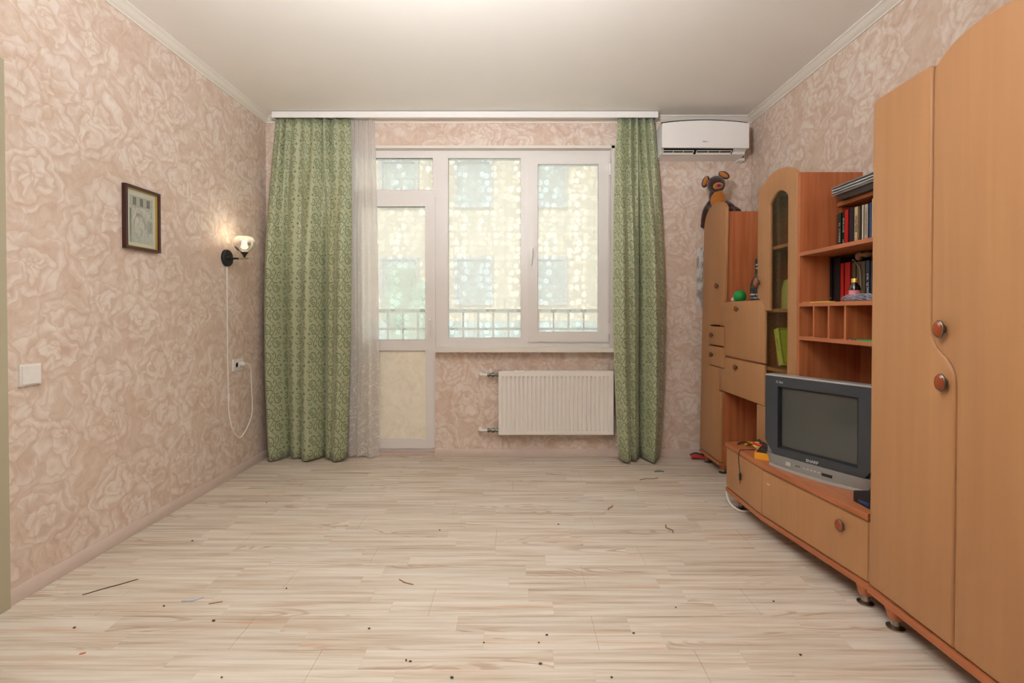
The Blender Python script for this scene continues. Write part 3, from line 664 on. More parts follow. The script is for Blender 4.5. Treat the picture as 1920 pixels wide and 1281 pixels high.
# ------------------------------------------------------------------ left wall fittings
def left_wall():
    # framed print
    r = thing('framed_print', 'small street print in dark mahogany frame with gold inner edge', 'picture', (XL, 2.562, 1.474))
    y0, y1, z0, z1 = 2.442, 2.682, 1.474, 1.800
    def yframe(w, xa, xb, i=0.0):
        bm = rect_frame(new(), y0+i, z0+i, y1-i, z1-i, w, xa, xb)
        for v in bm.verts: v.co = Vector((v.co.y, v.co.x, v.co.z))
        return bm
    bm = yframe(0.014, XL+0.002, XL+0.022); bev(bm, 0.003, 2); fin('frame', bm, 'mahogany', r)
    fin('gold_slip', yframe(0.005, XL+0.002, XL+0.014, 0.0142), 'gold', r, smooth=0)
    fin('mat_board', box(new(), (XL+0.002, y0+0.015, z0+0.015), (XL+0.006, y1-0.015, z1-0.015)), 'mat_board', r)
    bm = new(); a, b, c, d = y0+0.042, y1-0.040, z0+0.036, z1-0.046
    bm.faces.new([bm.verts.new(p) for p in ((XL+0.0065, a, c), (XL+0.0065, b, c), (XL+0.0065, b, d), (XL+0.0065, a, d))]); o = fin('print', bm, 'street_print', r, smooth=0); uvs(o, lambda q: ((q.y-a)/(b-a), (q.z-c)/(d-c)))
    fin('glass', box(new(), (XL+0.010, y0+0.018, z0+0.018), (XL+0.0115, y1-0.018, z1-0.018)), 'clear_glass', r, smooth=0)
    # light switch
    r = thing('light_switch', 'square white light switch by the door casing', 'switch', (XL, 1.967, 0.848))
    bm = box(new(), (XL, 1.924, 0.849), (XL+0.010, 2.010, 0.935)); bev(bm, 0.003, 2); fin('plate', bm, 'socket_white', r)
    bm = prism(new(), [(XL+0.010, 1.931), (XL+0.0135, 1.931), (XL+0.0165, 2.003), (XL+0.010, 2.003)], 'Z', 0.856, 0.928); bev(bm, 0.0015, 2); fin('rocker', bm, 'socket_white', r)
    # double socket
    r = thing('wall_socket', 'white double wall socket with a plug in it', 'socket', (XL, 3.44, 0.735))
    bm = box(new(), (XL, 3.380, 0.736), (XL+0.012, 3.500, 0.818)); bev(bm, 0.004, 2); fin('plate', bm, 'socket_white', r)
    for y in (3.414, 3.466):
        fin('socket_ring', lathe(new(), [(0.0225, 0.0), (0.0225, 0.006), (0.019, 0.006), (0.018, -0.0)], (XL+0.011, y, 0.777), 'X', 20), 'socket_white', r)
        fin('socket_well', lathe(new(), [(0.0185, 0.0), (0.0185, 0.0022)], (XL+0.011, y, 0.777), 'X', 20), 'black_gap' if y < 3.43 else 'socket_white', r)
    # sconce on its cord
    r = thing('wall_sconce', 'lit wall sconce with mirrored glass globe and black round mount', 'wall lamp', (XL, 3.32, 1.52))
    y = 3.32; zc = 1.521
    bm = lathe(new(), [(0.058, 0.0), (0.058, 0.012), (0.054, 0.018), (0.0, 0.020)], (XL, y, zc), 'X', 32); mt = fin('mount', bm, 'cover_black', r)
    fin('screw', lathe(new(), [(0.005, 0.0), (0.005, 0.024), (0.0, 0.026)], (XL, y-0.02, zc+0.002), 'X', 10), 'steel', mt)
    bm = lathe(new(), [(0.007, 0.016), (0.007, 0.085), (0.0068, 0.086)], (XL, y, zc-0.003), 'X', 12); fin('arm_sleeve', bm, 'cover_black', r)
    fin('arm', lathe(new(), [(0.0048, 0.08), (0.0048, 0.152), (0.002, 0.154)], (XL, y, zc-0.003), 'X', 12), 'steel', r)
    xs = XL+0.126
    fin('lamp_holder', lathe(new(), [(0.006, 0.0), (0.008, 0.008), (0.013, 0.020), (0.023, 0.032), (0.026, 0.036), (0.0, 0.036)], (xs, y, zc+0.004), 'Z', 20), 'cover_black', r)
    prof = [(0.024, 0.036), (0.042, 0.046), (0.060, 0.066), (0.0675, 0.088), (0.067, 0.106), (0.060, 0.126), (0.049, 0.140), (0.046, 0.142)]
    bm = lathe(new(), prof, (xs, y, zc+0.004), 'Z', 36); bm.faces.ensure_lookup_table()
    caps = [f for f in bm.faces if len(f.verts) > 4]; bmesh.ops.delete(bm, geom=caps, context='FACES_ONLY')
    o = fin('glass_shade', bm, 'mirror_glass', r, smooth=180)
    fin('bulb', ball(new(), (xs, y, zc+0.095), (0.020, 0.020, 0.030)), 'bulb_glow', r, smooth=180)
    ld = bpy.data.lights.new('sconce_light', 'POINT'); ld.energy = SCONCE_POWER; ld.color = (1.0, 0.84, 0.60); ld.shadow_soft_size = 0.035
    lo = bpy.data.objects.new('sconce_light', ld); COL.objects.link(lo); lo.location = (xs-XL, 0, zc+0.148-1.52); lo.parent = r
    # cord with an inline switch, looping to the socket
    cx = XL+0.006
    pts = [(cx, 3.318, 1.463), (cx, 3.319, 1.2), (cx, 3.318, 0.9), (cx+.002, 3.320, 0.58), (cx+.002, 3.321, 0.50), (cx+.006, 3.328, 0.42), (cx+.012, 3.350, 0.335), (cx+.02, 3.383, 0.285), (cx+.026, 3.420, 0.263), (cx+.034, 3.475, 0.30), (cx+.038, 3.535, 0.372), (cx+.04, 3.553, 0.45), (cx+.04, 3.545, 0.58), (cx+.045, 3.53, 0.72), (cx+.05, 3.515, 0.762), (cx+.046, 3.49, 0.777), (cx+.03, 3.466, 0.779)]
    r = thing('lamp_cord', 'white lamp cord hanging down the wall to the socket', 'cord', (cx, 3.32, 0.27))
    fin('cord', tube(new(), smooth_path(pts, 8), 0.0040, 6), 'cable_white', r)
    bm = ball(new(), (cx+.004, 3.321, 0.565), (0.009, 0.014, 0.034)); fin('inline_switch', bm, 'socket_white', r, smooth=180)
    bm = lathe(new(), [(0.0165, 0.010), (0.0165, 0.030), (0.012, 0.040), (0.005, 0.046)], (XL, 3.466, 0.778), 'X', 16); fin('plug', bm, 'socket_white', r)
left_wall()

# ------------------------------------------------------------------ wall unit on the right
def knob(parent, pos, nrm=(-1, 0), rw=0.017, rh=0.021, proud=0.022):
    """oval wooden knob in a metal collar, facing nrm (x,y)"""
    n = Vector((nrm[0], nrm[1], 0)).normalized(); t = Vector((-n.y, n.x, 0)); M = Matrix((t, Vector((0, 0, 1)), n)).transposed()
    bm = lathe(new(), [(0.45, 0), (0.42, proud*0.35), (0.86, proud*0.45), (1.0, proud*0.58), (1.0, proud*0.72), (0.90, proud*0.76), (0.82, proud*0.93), (0.5, proud*1.06), (0.0, proud*1.1)], pos, 'Z', 24, rw, rh, mi=[0, 0, 0, 0, 0, 1, 1, 1, 1], mat=M)
    return fin('knob', bm, ['knob_metal', 'knob_wood'], parent, smooth=50)
def leg(parent, x, y, top, r=0.036):
    bm = lathe(new(), [(r, top), (r*0.92, top*0.85), (r*0.66, top*0.45), (r*0.58, top*0.40)], (x, y, 0), 'Z', 20); l = fin('leg', bm, 'alder', parent)
    bm = lathe(new(), [(0.029, 0.0), (0.029, 0.005), (0.020, 0.009), (0.015, 0.012), (0.015, top*0.44)], (x, y, 0), 'Z', 20); fin('foot', bm, 'steel', l); return l
def frontp(name, pts, x0, x1, mat, parent, b=0.005, shear=None):
    """a cabinet front: outline pts (y, z), room side at x0 with a rounded edge of radius b"""
    P = [Vector(p) for i, p in enumerate(pts) if (Vector(p)-Vector(pts[i-1])).length > 1e-5]; n = len(P)
    area = sum(P[i].x*P[(i+1) % n].y-P[(i+1) % n].x*P[i].y for i in range(n)); sg = 1 if area > 0 else -1
    nr = []
    for i in range(n):
        a = (P[i]-P[i-1]).normalized(); c = (P[(i+1) % n]-P[i]).normalized()
        na = Vector((-a.y, a.x))*sg; nc = Vector((-c.y, c.x))*sg; m = na+nc
        m = m/max(m.length, 1e-6); nr.append(m/max(m.dot(na), 0.5))
    bm = new(); rings = []
    for off, dep in ((0, x1), (0, x0+b), (b*0.12, x0+b*0.5), (b*0.5, x0+b*0.12), (b, x0)):
        rings.append([bm.verts.new((dep, (p+q*off).x, (p+q*off).y)) for p, q in zip(P, nr)])
    for A, B in zip(rings[:-1], rings[1:]):
        for i in range(n): bm.faces.new([A[i], A[(i+1) % n], B[(i+1) % n], B[i]])
    bm.faces.new(rings[0]); bm.faces.new(rings[-1][::-1])
    return fin(name, bm, mat, parent, smooth=50, shear=shear)
F = 1.44; BK = 1.76
def slab(name, a, b, mat, parent, w=0.0015, shear=None):
    bm = box(new(), a, b); bev(bm, w, 1); return fin(name, bm, mat, parent, smooth=35, shear=shear)
def tall_cabinet():
    r = thing('tall_cabinet', 'narrow tall cupboard in the corner with round-topped door', 'cabinet', (1.6, 3.57, 0))
    sh = lambda c: Vector((c.x-0.012+0.0165*c.z, c.y, c.z))
    slab('side_panel', (F+0.022, 3.385, 0.085), (BK, 3.403, 1.855), 'alder', r, shear=sh); slab('side_panel', (F+0.022, 3.732, 0.085), (BK, 3.75, 1.855), 'alder', r, shear=sh)
    slab('top_board', (F+0.022, 3.403, 1.835), (BK, 3.732, 1.853), 'alder_flat', r, shear=sh); slab('bottom_board', (F-0.002, 3.385, 0.072), (BK, 3.75, 0.092), 'alder_flat', r, shear=sh)
    slab('back_panel', (BK-0.008, 3.403, 0.09), (BK-0.002, 3.732, 1.835), 'alder', r, shear=sh)
    top = crv([(3.362, 1.862), (3.372, 1.888), (3.418, 1.922), (3.508, 1.948), (3.594, 1.947), (3.666, 1.925), (3.722, 1.885), (3.748, 1.830), (3.753, 1.77)], 4)
    pts = [(3.388, .098), (3.388, .592), (3.424, .592), (3.424, .758), (3.598, .758), (3.598, 1.058), (3.424, 1.058), (3.424, 1.150), (3.414, 1.186), (3.392, 1.212), (3.362, 1.224)]+top+[(3.75, .098)]
    d = frontp('door', pts, F, F+0.019, 'foil_wood', r, shear=sh); knob(d, (F+0.006, 3.462, 1.34))
    leg(r, 1.482, 3.45, 0.074, 0.034); leg(r, 1.474, 3.70, 0.074, 0.034); leg(r, 1.72, 3.45, 0.074, 0.034); leg(r, 1.72, 3.70, 0.074, 0.034)
tall_cabinet()
def secretary():
    r = thing('secretary_cabinet', 'secretary unit with drop flap and three drawers over open niche', 'cabinet', (1.6, 3.1, 0.59))
    slab('top_board', (F+0.019, 2.889, 1.198), (BK, 3.383, 1.214), 'alder_flat', r); slab('bottom_board', (F+0.019, 2.889, 0.598), (BK, 3.383, 0.616), 'alder_flat', r)
    slab('divider', (F+0.019, 2.889, 0.838), (BK, 3.383, 0.854), 'alder_flat', r); slab('back_panel', (BK-0.008, 2.889, 0.38), (BK-0.002, 3.383, 1.20), 'alder', r)
    A = arc((2.865, 1.162), 0.06, 180, 90); B = arc((3.355, 1.160), 0.06, 90, 0)
    fl = frontp('flap', [(2.805, .850)]+A+B+[(3.415, 1.052), (3.338, 1.052), (3.338, .850)], F, F+0.018, 'foil_wood', r, 0.007); knob(fl, (F, 3.137, 1.172), rw=.016, rh=.018)
    dr = frontp('drawer', [(2.805, .603), (2.805, .840), (3.338, .840), (3.338, .760), (3.416, .760), (3.416, .603)], F, F+0.018, 'foil_wood', r, 0.006); knob(dr, (F, 3.147, .792), rw=.016, rh=.018)
    for z0, z1, zk in ((0.914, 1.047, .985), (0.765, 0.905, .842)):
        sd = frontp('small_drawer', [(3.343, z0), (3.343, z1), (3.592, z1), (3.592, z0)], F-0.008, F+0.012, 'foil_wood', r, 0.005); knob(sd, (F-0.008, 3.517, zk), rw=.016, rh=.018)
secretary()
def glass_cabinet():
    r = thing('display_cabinet', 'arched glass-door display cabinet above the television base', 'cabinet', (1.6, 2.68, 0.382))
    slab('side_panel', (F+0.003, 2.460, 0.382), (BK, 2.478, 1.858), 'alder', r); slab('side_panel', (F+0.019, 2.870, 0.382), (BK, 2.886, 1.858), 'alder', r)
    slab('top_board', (F+0.019, 2.478, 1.840), (BK, 2.870, 1.858), 'alder_flat', r); slab('back_panel', (BK-0.008, 2.478, 0.382), (BK-0.002, 2.870, 1.84), 'alder', r)
    for z in (1.512, 1.158, 0.822, 0.60): slab('shelf', (F+0.022, 2.479, z-0.009), (BK-0.009, 2.869, z+0.009), 'alder_flat', r)
    outer = crv([(2.481, 1.845), (2.4815, 1.862), (2.528, 1.897), (2.594, 1.924), (2.683, 1.935), (2.76, 1.922), (2.838, 1.889), (2.880, 1.862), (2.886, 1.845)], 4)
    inner = crv([(2.752, 1.745), (2.750, 1.762), (2.727, 1.785), (2.685, 1.808), (2.656, 1.812), (2.627, 1.808), (2.587, 1.786), (2.567, 1.763), (2.566, 1.745)], 4)
    pts = [(2.481, .62)]+outer+[(2.886, 1.230)]+[(2.862, 1.226), (2.832, 1.212), (2.812, 1.188), (2.805, 1.158), (2.750, 1.158)]+inner+[(2.566, .62)]
    d = frontp('door', pts, F, F+0.018, 'foil_wood', r, 0.005)
    knob(d, (F, 2.862, 1.324), rw=.018, rh=.030, proud=.03)
    fin('glass_pane', box(new(), (F+0.010, 2.52, .622), (F+0.014, 2.800, 1.83)), 'smoked_glass', d, smooth=0)
    frontp('lower_door', [(2.481, .386), (2.481, .600), (2.886, .600), (2.886, .386)], F, F+0.018, 'foil_wood', r)
glass_cabinet()
def shelf_unit():
    r = thing('open_shelf_unit', 'open shelves with pigeonholes between display cabinet and wardrobe', 'shelf', (1.6, 2.15, 0.382))
    y0, y1 = 1.828, 2.459
    slab('back_panel', (BK-0.008, y0, 0.382), (BK-0.002, y1, 1.70), 'alder', r)
    slab('shelf', (1.630, y0, 1.682), (BK-0.009, y1, 1.700), 'alder_flat', r)
    for z in (1.441, 1.185, 1.0165): slab('shelf', (F+0.002, y0, z-0.009), (BK-0.009, y1, z+0.009), 'alder_flat', r, 0.003)
    for y in (2.349, 2.236, 2.124): slab('divider', (F+0.006, y-0.006, 1.0255), (BK-0.009, y+0.006, 1.176), 'alder', r)
shelf_unit()
def tv_base():
    r = thing('television_stand', 'low television stand with long drawer and splayed legs', 'cabinet', (1.5, 2.35, 0))
    o = [(BK, 1.828), (1.347, 1.828), (1.262, 2.456), (1.262, 2.862), (BK, 2.862)]
    def off(d): return [(BK, 1.828), (1.343-d, 1.828), (1.254-d, 2.456), (1.252-d, 2.868), (BK, 2.868)]
    bm = prism(new(), off(0.006), 'Z', 0.354, 0.380); bev(bm, 0.006, 3, 25); fin('top_board', bm, 'alder_flat', r, smooth=40)
    bm = prism(new(), off(0.002), 'Z', 0.086, 0.110); bev(bm, 0.004, 2, 25); fin('bottom_board', bm, 'alder_flat', r, smooth=40)
    for y in (1.828, 2.844): slab('side_panel', (1.36 if y < 2 else 1.275, y, 0.110), (BK, y+0.018, 0.354), 'alder', r)
    fin('back_panel', box(new(), (BK-0.008, 1.846, 0.11), (BK-0.002, 2.844, 0.354)), 'alder', r)
    frontp('door', [(2.458, .114), (2.458, .347), (2.866, .347), (2.866, .114)], 1.252, 1.270, 'foil_wood', r)
    # slanted drawer front
    a = Vector((1.253, 2.454, 0)); b = Vector((1.343, 1.829, 0)); t = (b-a).normalized(); n = Vector((t.y, -t.x, 0)); L = (b-a).length
    if n.x > 0: n = -n
    bm = box(new(), (0, 0, 0.114), (L, 0.018, 0.347))
    es = [e for e in bm.edges if all(abs(v.co.y-0.018) < 1e-6 for v in e.verts)]; bmesh.ops.bevel(bm, geom=es, offset=0.005, segments=3, affect='EDGES')
    for v in bm.verts: v.co = a+t*v.co.x+n*(v.co.y-0.018)+Vector((0, 0, v.co.z))
    d = fin('drawer', bm, 'foil_wood', r, smooth=40)
    p = a+t*(L*0.80); knob(d, (p.x, p.y, .283), (n.x, n.y), rw=.020, rh=.024)
    p = a+t*(L*0.085)+n*0.001
    fin('lock_scar', box(new(), (p.x-0.002, p.y-0.012, .287), (p.x+0.001, p.y+0.012, .292)), 'stone_grey', d)
    for x, y in ((1.318, 2.812), (1.378, 1.893), (1.70, 2.80), (1.70, 1.90)): leg(r, x, y, 0.088)
tv_base()
def wardrobe():
    r = thing('wardrobe', 'tall two-door wardrobe with wavy door seam and arched top', 'wardrobe', (1.6, 1.5, 0))
    X = 1.340; y0, y1 = 1.192, 1.826
    slab('side_panel', (X+0.02, y1-0.018, 0.108), (1.85, y1, 1.930), 'alder', r); slab('side_panel', (X+0.02, y0, 0.108), (1.85, y0+0.018, 1.930), 'alder', r)
    slab('top_board', (X+0.02, y0+0.018, 1.905), (1.85, y1-0.018, 1.925), 'alder_flat', r); slab('back_panel', (1.842, y0+0.018, 0.108), (1.848, y1-0.018, 1.905), 'alder', r)
    slab('bottom_board', (X-0.004, y0, 0.082), (1.85, y1, 0.108), 'alder_flat', r, 0.004)
    seam = [(1.563, 1.20), (1.563, 1.12), (1.561, 1.085), (1.555, 1.06), (1.542, 1.035), (1.526, 1.018), (1.509, 1.003), (1.493, .985), (1.481, .965), (1.474, .94), (1.472, .90), (1.472, .84)]; seam = crv(seam, 3)
    g = 0.0012
    left = [(y1-0.001, .112), (y1-0.001, 1.905)]+arc((y1-0.031, 1.908), 0.03, 0, 90, 5)+arc((1.583, 1.927), 0.018, 90, 180, 5)
    d = frontp('door', left+[(a+g, b) for a, b in seam]+[(1.472+g, .112)], X, X+0.02, 'foil_wood', r, 0.009); knob(d, (X, 1.505, .926), rw=.0185, rh=.028, proud=.026)
    tp = crv([(1.5625, 1.91), (1.552, 1.935), (1.498, 1.972), (1.44, 1.988), (1.378, 1.994), (1.316, 1.988), (1.258, 1.972), (1.204, 1.935), (1.193, 1.91)], 4)
    d = frontp('door', [(y0+0.001, .112), (1.472-g, .112)]+[(a-g, b) for a, b in seam[::-1]]+[(1.563-g, 1.88)]+tp[1:], X, X+0.02, 'foil_wood', r, 0.009); knob(d, (X, 1.513, 1.092), rw=.0185, rh=.028, proud=.026)
    for y in (1.742, 1.27):
        leg(r, 1.378, y, 0.084); leg(r, 1.79, y, 0.084)
wardrobe()

# ------------------------------------------------------------------ television
def television():
    th = math.atan2(-.885, .465)
    r = thing('television', 'grey tube television with silver lower edge, switched off', 'television', (1.381, 2.22, 0.381), th)
    hw = 0.254; h = 0.455
    # cabinet shell: front box tapering to the tube housing (local -y is the screen side)
    secs = [(0.022, hw, 0.030, h), (0.075, hw, 0.030, h), (0.10, hw-0.010, 0.030, h-0.012), (0.185, hw-0.096, 0.035, h-0.06), (0.30, hw-0.150, 0.05, h-0.12), (0.35, hw-0.178, 0.07, h-0.16)]
    bm = new(); R = []
    for y, w, z0, z1 in secs:
        c = 0.02 if w > .2 else 0.03
        R.append([bm.verts.new(p) for p in [(-w, y, z0+c), (-w+c, y, z0), (w-c, y, z0), (w, y, z0+c), (w, y, z1-c), (w-c, y, z1), (-w+c, y, z1), (-w, y, z1-c)]])
    for a, b in zip(R[:-1], R[1:]):
        for i in range(8): bm.faces.new([a[i], a[(i+1) % 8], b[(i+1) % 8], b[i]])
    bm.faces.new(R[0][::-1]); bm.faces.new(R[-1]); fin('cabinet', bm, 'tv_silver', r, smooth=35)
    # dark bezel with the screen opening, lower corners cut
    outer = [(-hw+.002, .125), (-.205, .056), (.205, .056), (hw-.002, .125), (hw-.002, h-.010), (hw-.010, h-.004), (-hw+.010, h-.004), (-hw+.002, h-.010)]
    inner = [(-.182, .098), (-.182, .098), (.182, .098), (.182, .098), (.182, .402), (.182, .402), (-.182, .402), (-.182, .402)]
    inner2 = [(a*0.985, .25+(b-.25)*0.975) for a, b in inner]
    bm = new()
    A = [bm.verts.new((a, 0.012, b)) for a, b in outer]; A2 = [bm.verts.new((a*0.992, -0.004, .25+(b-.25)*.99)) for a, b in outer]
    B = [bm.verts.new((a, -0.006, b)) for a, b in inner]; B2 = [bm.verts.new((a, 0.016, b)) for a, b in inner2]
    for P, Q in ((A, A2), (A2, B), (B, B2)):
        for i in range(8):
            vs = [P[i], P[(i+1) % 8], Q[(i+1) % 8], Q[i]]
            bm.faces.new(vs)
    bmesh.ops.dissolve_degenerate(bm, dist=1e-5, edges=bm.edges); bz = fin('bezel', bm, 'tv_grey', r, smooth=30)
    bm = rect_frame(new(), -.182, .098, .182, .402, .009, 0.003, 0.012); fin('screen_gasket', bm, 'black_plastic', r, smooth=0)
    # tube face, slightly bulged
    bm = new(); G = []
    for j in range(13):
        G.append([bm.verts.new((-.178+.356*i/16, 0.012-0.010*(1-((i-8)/8)**2)*(1-((j-6)/6)**2), .100+.300*j/12)) for i in range(17)])
    for j in range(12):
        for i in range(16): bm.faces.new([G[j][i], G[j][i+1], G[j+1][i+1], G[j+1][i]])
    fin('screen', bm, 'tv_screen', r, smooth=180)
    fin('top_strip', box(new(), (-hw+.004, -0.001, h-.006), (hw-.004, 0.06, h+.002)), 'tv_light_silver', r)
    # silver foot with curved lip
    n = 16; curve = [(-.228+.456*i/n, -0.004-0.030*(1-((i-n/2)/(n/2))**2)) for i in range(n+1)]
    bm = prism(new(), [(.228, .09), (-.228, .09)][::1]+curve, 'Z', 0.0, 0.012); bev(bm, 0.003, 2, 50); fin('foot_lip', bm, 'tv_light_silver', r)
    bm = new()
    lo = [bm.verts.new((x*0.97, y*0.85+0.003, 0.012)) for x, y in curve]; hi = [bm.verts.new((x*1.06, y*0.35-0.003, 0.062)) for x, y in curve]
    lob = [bm.verts.new((s*.215, 0.03, 0.012)) for s in (1, -1)]; hib = [bm.verts.new((s*.24, 0.03, 0.062)) for s in (1, -1)]
    L1 = lo+lob; H1 = hi+hib
    for i in range(len(L1)): bm.faces.new([L1[i], L1[(i+1) % len(L1)], H1[(i+1) % len(H1)], H1[i]])
    bm.faces.new(L1[::-1]); bm.faces.new(H1); ap = fin('control_panel', bm, 'tv_silver', r, smooth=40)
    def yat(x, z): t = (z-.012)/.05; k = -0.004-0.030*(1-(x/.228)**2); return (k*.85+.003)*(1-t)+(k*.35-.003)*t
    y = yat(-.119, .037); fin('power_button', box(new(), (-.131, y-.003, .028), (-.107, y+.004, .046)), 'tv_light_silver', ap)
    for i in range(5):
        x = -.040+i*.017; y = yat(x, .038); fin('button', box(new(), (x-.0055, y-.002, .035), (x+.0055, y+.004, .041)), 'tv_light_silver', ap)
    x = .062; y = yat(x, .036); fin('socket_flap', box(new(), (x-.022, y-.003, .028), (x+.022, y+.004, .041)), 'black_plastic', ap)
    for x in (-.078, -.066): y = yat(x, .038); fin('indicator', lathe(new(), [(.0025, -.004), (.0025, .003)], (x, y, .038), 'Y', 8), 'black_plastic', ap)
    lettering('brand_lettering', 'SHARP', 0.019, 'text_silver', bz, frame_M((-.012, -0.0075, .074), (1, 0, 0), (0, 0, 1)), bold=0.0006)
    lettering('model_lettering', 'X flat', 0.017, 'text_silver', bz, frame_M((-.175, -0.0072, .423), (1, 0, 0), (0, 0, 1)), italic=0.4)
television()

# ------------------------------------------------------------------ small things on the furniture
def book(label, spine_x, y0, y1, z0, z1, mat, depth=0.13, text=None, tmat='text_light', tsize=0.012, group=None):
    r = thing('book', label, 'book', (spine_x, (y0+y1)/2, z0), group=group)
    y0 += 0.0006; y1 -= 0.0006; c = 0.0022
    bm = box(new(), (spine_x, y0, z0), (spine_x+depth, y0+c, z1)); box(bm, (spine_x, y1-c, z0), (spine_x+depth, y1, z1)); box(bm, (spine_x, y0, z0), (spine_x+c, y1, z1)); fin('cover', bm, mat, r, smooth=0)
    fin('pages', box(new(), (spine_x+c, y0+c, z0+0.003), (spine_x+depth-0.003, y1-c, z1-0.004)), 'page_cream', r, smooth=0)
    if text:
        for n, f, sz in text: marks('title', n, sz, tmat, r, frame_M((spine_x-0.0006, (y0+y1)/2, z0+(z1-z0)*f), (0, 0, 1), (0, 1, 0)), seed=int(y0*1e4))
    return r
def small_things():
    z = 1.4502; g = 'books on the upper shelf'
    book('thin maroon book against the display cabinet on upper shelf', 1.626, 2.440, 2.458, z, 1.640, 'cover_brown', group=g)
    book('dark green book with pale title on upper shelf', 1.620, 2.412, 2.438, z, 1.644, 'cover_green', text=[(11, .50, .011)], group=g)
    book('black book with white title block left of the red one', 1.622, 2.389, 2.410, z, 1.640, 'cover_black', text=[(9, .68, .010), (5, .22, .010)], tmat='cover_white', group=g)
    book('plain bright red book on the upper shelf', 1.618, 2.357, 2.388, z, 1.648, 'cover_red', group=g)
    book('thick plain navy book right of the red book', 1.620, 2.320, 2.355, z, 1.652, 'cover_navy', group=g)
    book('beige book with dark lengthwise title on upper shelf', 1.618, 2.291, 2.318, z, 1.648, 'cover_beige', text=[(9, .58, .013), (6, .17, .007)], tmat='text_dark', group=g)
    book('thin dark brown book between beige and white books', 1.622, 2.273, 2.290, z, 1.646, 'cover_dark', group=g)
    book('narrow white book on the upper shelf', 1.620, 2.256, 2.271, z, 1.648, 'cover_white', group=g)
    book('thick grey beige book with ornamental dark spine lettering', 1.619, 2.226, 2.255, z, 1.646, 'cover_grey', text=[(10, .55, .013), (2, .1, .015)], tmat='text_grey', group=g)
    book('blue book near the wardrobe on upper shelf', 1.620, 2.205, 2.225, z, 1.648, 'cover_blue', group=g)
    book('tall cream book half hidden by the wardrobe on upper shelf', 1.617, 2.170, 2.204, z, 1.662, 'cover_beige', text=[(4, .55, .012)], tmat='text_dark', group=g)
    z = 1.1942; g = 'books on the lower shelf'
    book('slim black book with small emblem on the lower shelf', 1.594, 2.440, 2.458, z, 1.424, 'cover_black', 0.15, text=[(1, .12, .010)], group=g)
    book('thick black binder on the lower shelf', 1.600, 2.386, 2.437, z, 1.418, 'cover_black', 0.15, group=g)
    book('red book beside the black binder', 1.598, 2.356, 2.384, z, 1.388, 'cover_red', 0.14, group=g)
    book('wider red book behind the little brown bottle', 1.598, 2.312, 2.355, z, 1.388, 'cover_red', 0.14, group=g)
    book('dull olive book right of the red books', 1.604, 2.282, 2.310, z, 1.384, 'cover_olive', 0.14, group=g)
    book('olive brown book fourth from the wardrobe on lower shelf', 1.604, 2.253, 2.281, z, 1.384, 'cover_umber', 0.14, group=g)
    book('brown book left of the navy lettered book', 1.602, 2.218, 2.252, z, 1.382, 'cover_olive', 0.14, group=g)
    book('navy book with silver lengthwise lettering on lower shelf', 1.600, 2.187, 2.216, z, 1.382, 'cover_indigo', 0.14, text=[(9, .25, .013), (3, .62, .012)], tmat='text_silver', group=g)
    book('dark blue book next to the wardrobe on lower shelf', 1.600, 2.156, 2.186, z, 1.380, 'cover_indigo', 0.14, group=g)
    # roll on top of the lower books
    bm = new(); P = smooth_path([(1.62, 2.285, 1.404), (1.60, 2.25, 1.412), (1.63, 2.20, 1.413), (1.61, 2.15, 1.412)], 5); tube(bm, P, [0.012+0.005*math.sin(i*1.9) for i in range(len(P))], 10)
    one('wrapped_bundle', bm, 'bundle', 'brown wrapped bundle lying on top of the lower books', 'bundle')
    one('loose_wire', tube(new(), smooth_path([(1.598, 2.30, 1.3905), (1.592, 2.285, 1.396), (1.592, 2.26, 1.372), (1.596, 2.245, 1.34), (1.597, 2.24, 1.25)], 6), 0.003, 6), 'text_grey', 'grey wire drooping in front of the lower books', 'wire')
    # little bottle, bag, ruler, pencil, oddments
    r = thing('medicine_bottle', 'small brown bottle with gold cap and pink label', 'bottle', (1.51, 2.155, 1.1942)); c = (1.51, 2.155, 1.1942)
    fin('body', lathe(new(), [(0.021, 0), (0.0225, 0.003), (0.0225, 0.058), (0.019, 0.070), (0.012, 0.080), (0.011, 0.084)], c, 'Z', 24), 'dark_bottle', r); fin('cap', lathe(new(), [(0.0145, 0.084), (0.0145, 0.101), (0.013, 0.103), (0.0, 0.103)], c, 'Z', 24), 'gold', r); fin('label', lathe(new(), [(0.0229, 0.010), (0.0229, 0.050)], c, 'Z', 24), 'pink_label', r)
    bm = new(); ball(bm, (1.475, 2.085, 1.206), (0.028, 0.10, 0.0165), sub=5)
    for v in bm.verts:
        q = v.co; k = math.sin(q.x*190+q.y*83)*math.sin(q.y*90+q.z*60)+0.4*abs(math.sin(q.y*140+q.x*180)); v.co.z += 0.006*k*(1 if q.z > 1.200 else 0); v.co.x += 0.006*math.sin(q.y*150)*math.sin(q.z*500)
        v.co.z = max(v.co.z, 1.1945)
    one('plastic_bag', bm, 'poly_bag', 'crumpled clear plastic bag in front of the little bottle', 'bag')
    one('ruler', box(new(), (1.450, 2.235, 1.1942), (1.474, 2.385, 1.1985)), 'yellow', 'yellow ruler lying on the shelf edge', 'ruler')
    one('pencil', tube(new(), [(1.452, 2.448, 1.1975), (1.456, 2.398, 1.1975)], 0.0032, 6), 'orange_chip', 'short orange pencil left of the yellow ruler', 'pencil')
    one('pocket_notebook', box(new(), (1.447, 1.88, 1.0257), (1.50, 2.055, 1.0305)), 'green_plastic', 'flat green notebook in the widest pigeonhole', 'notebook')
    for k, y in enumerate((2.112, 2.090)): one('coin', lathe(new(), [(0.009, 0), (0.009, 0.0045)], (1.462, y, 1.0257), 'Z', 14), 'steel', ['small coin beside a divider in the widest pigeonhole', 'small coin next to the flat green notebook'][k], 'coin')
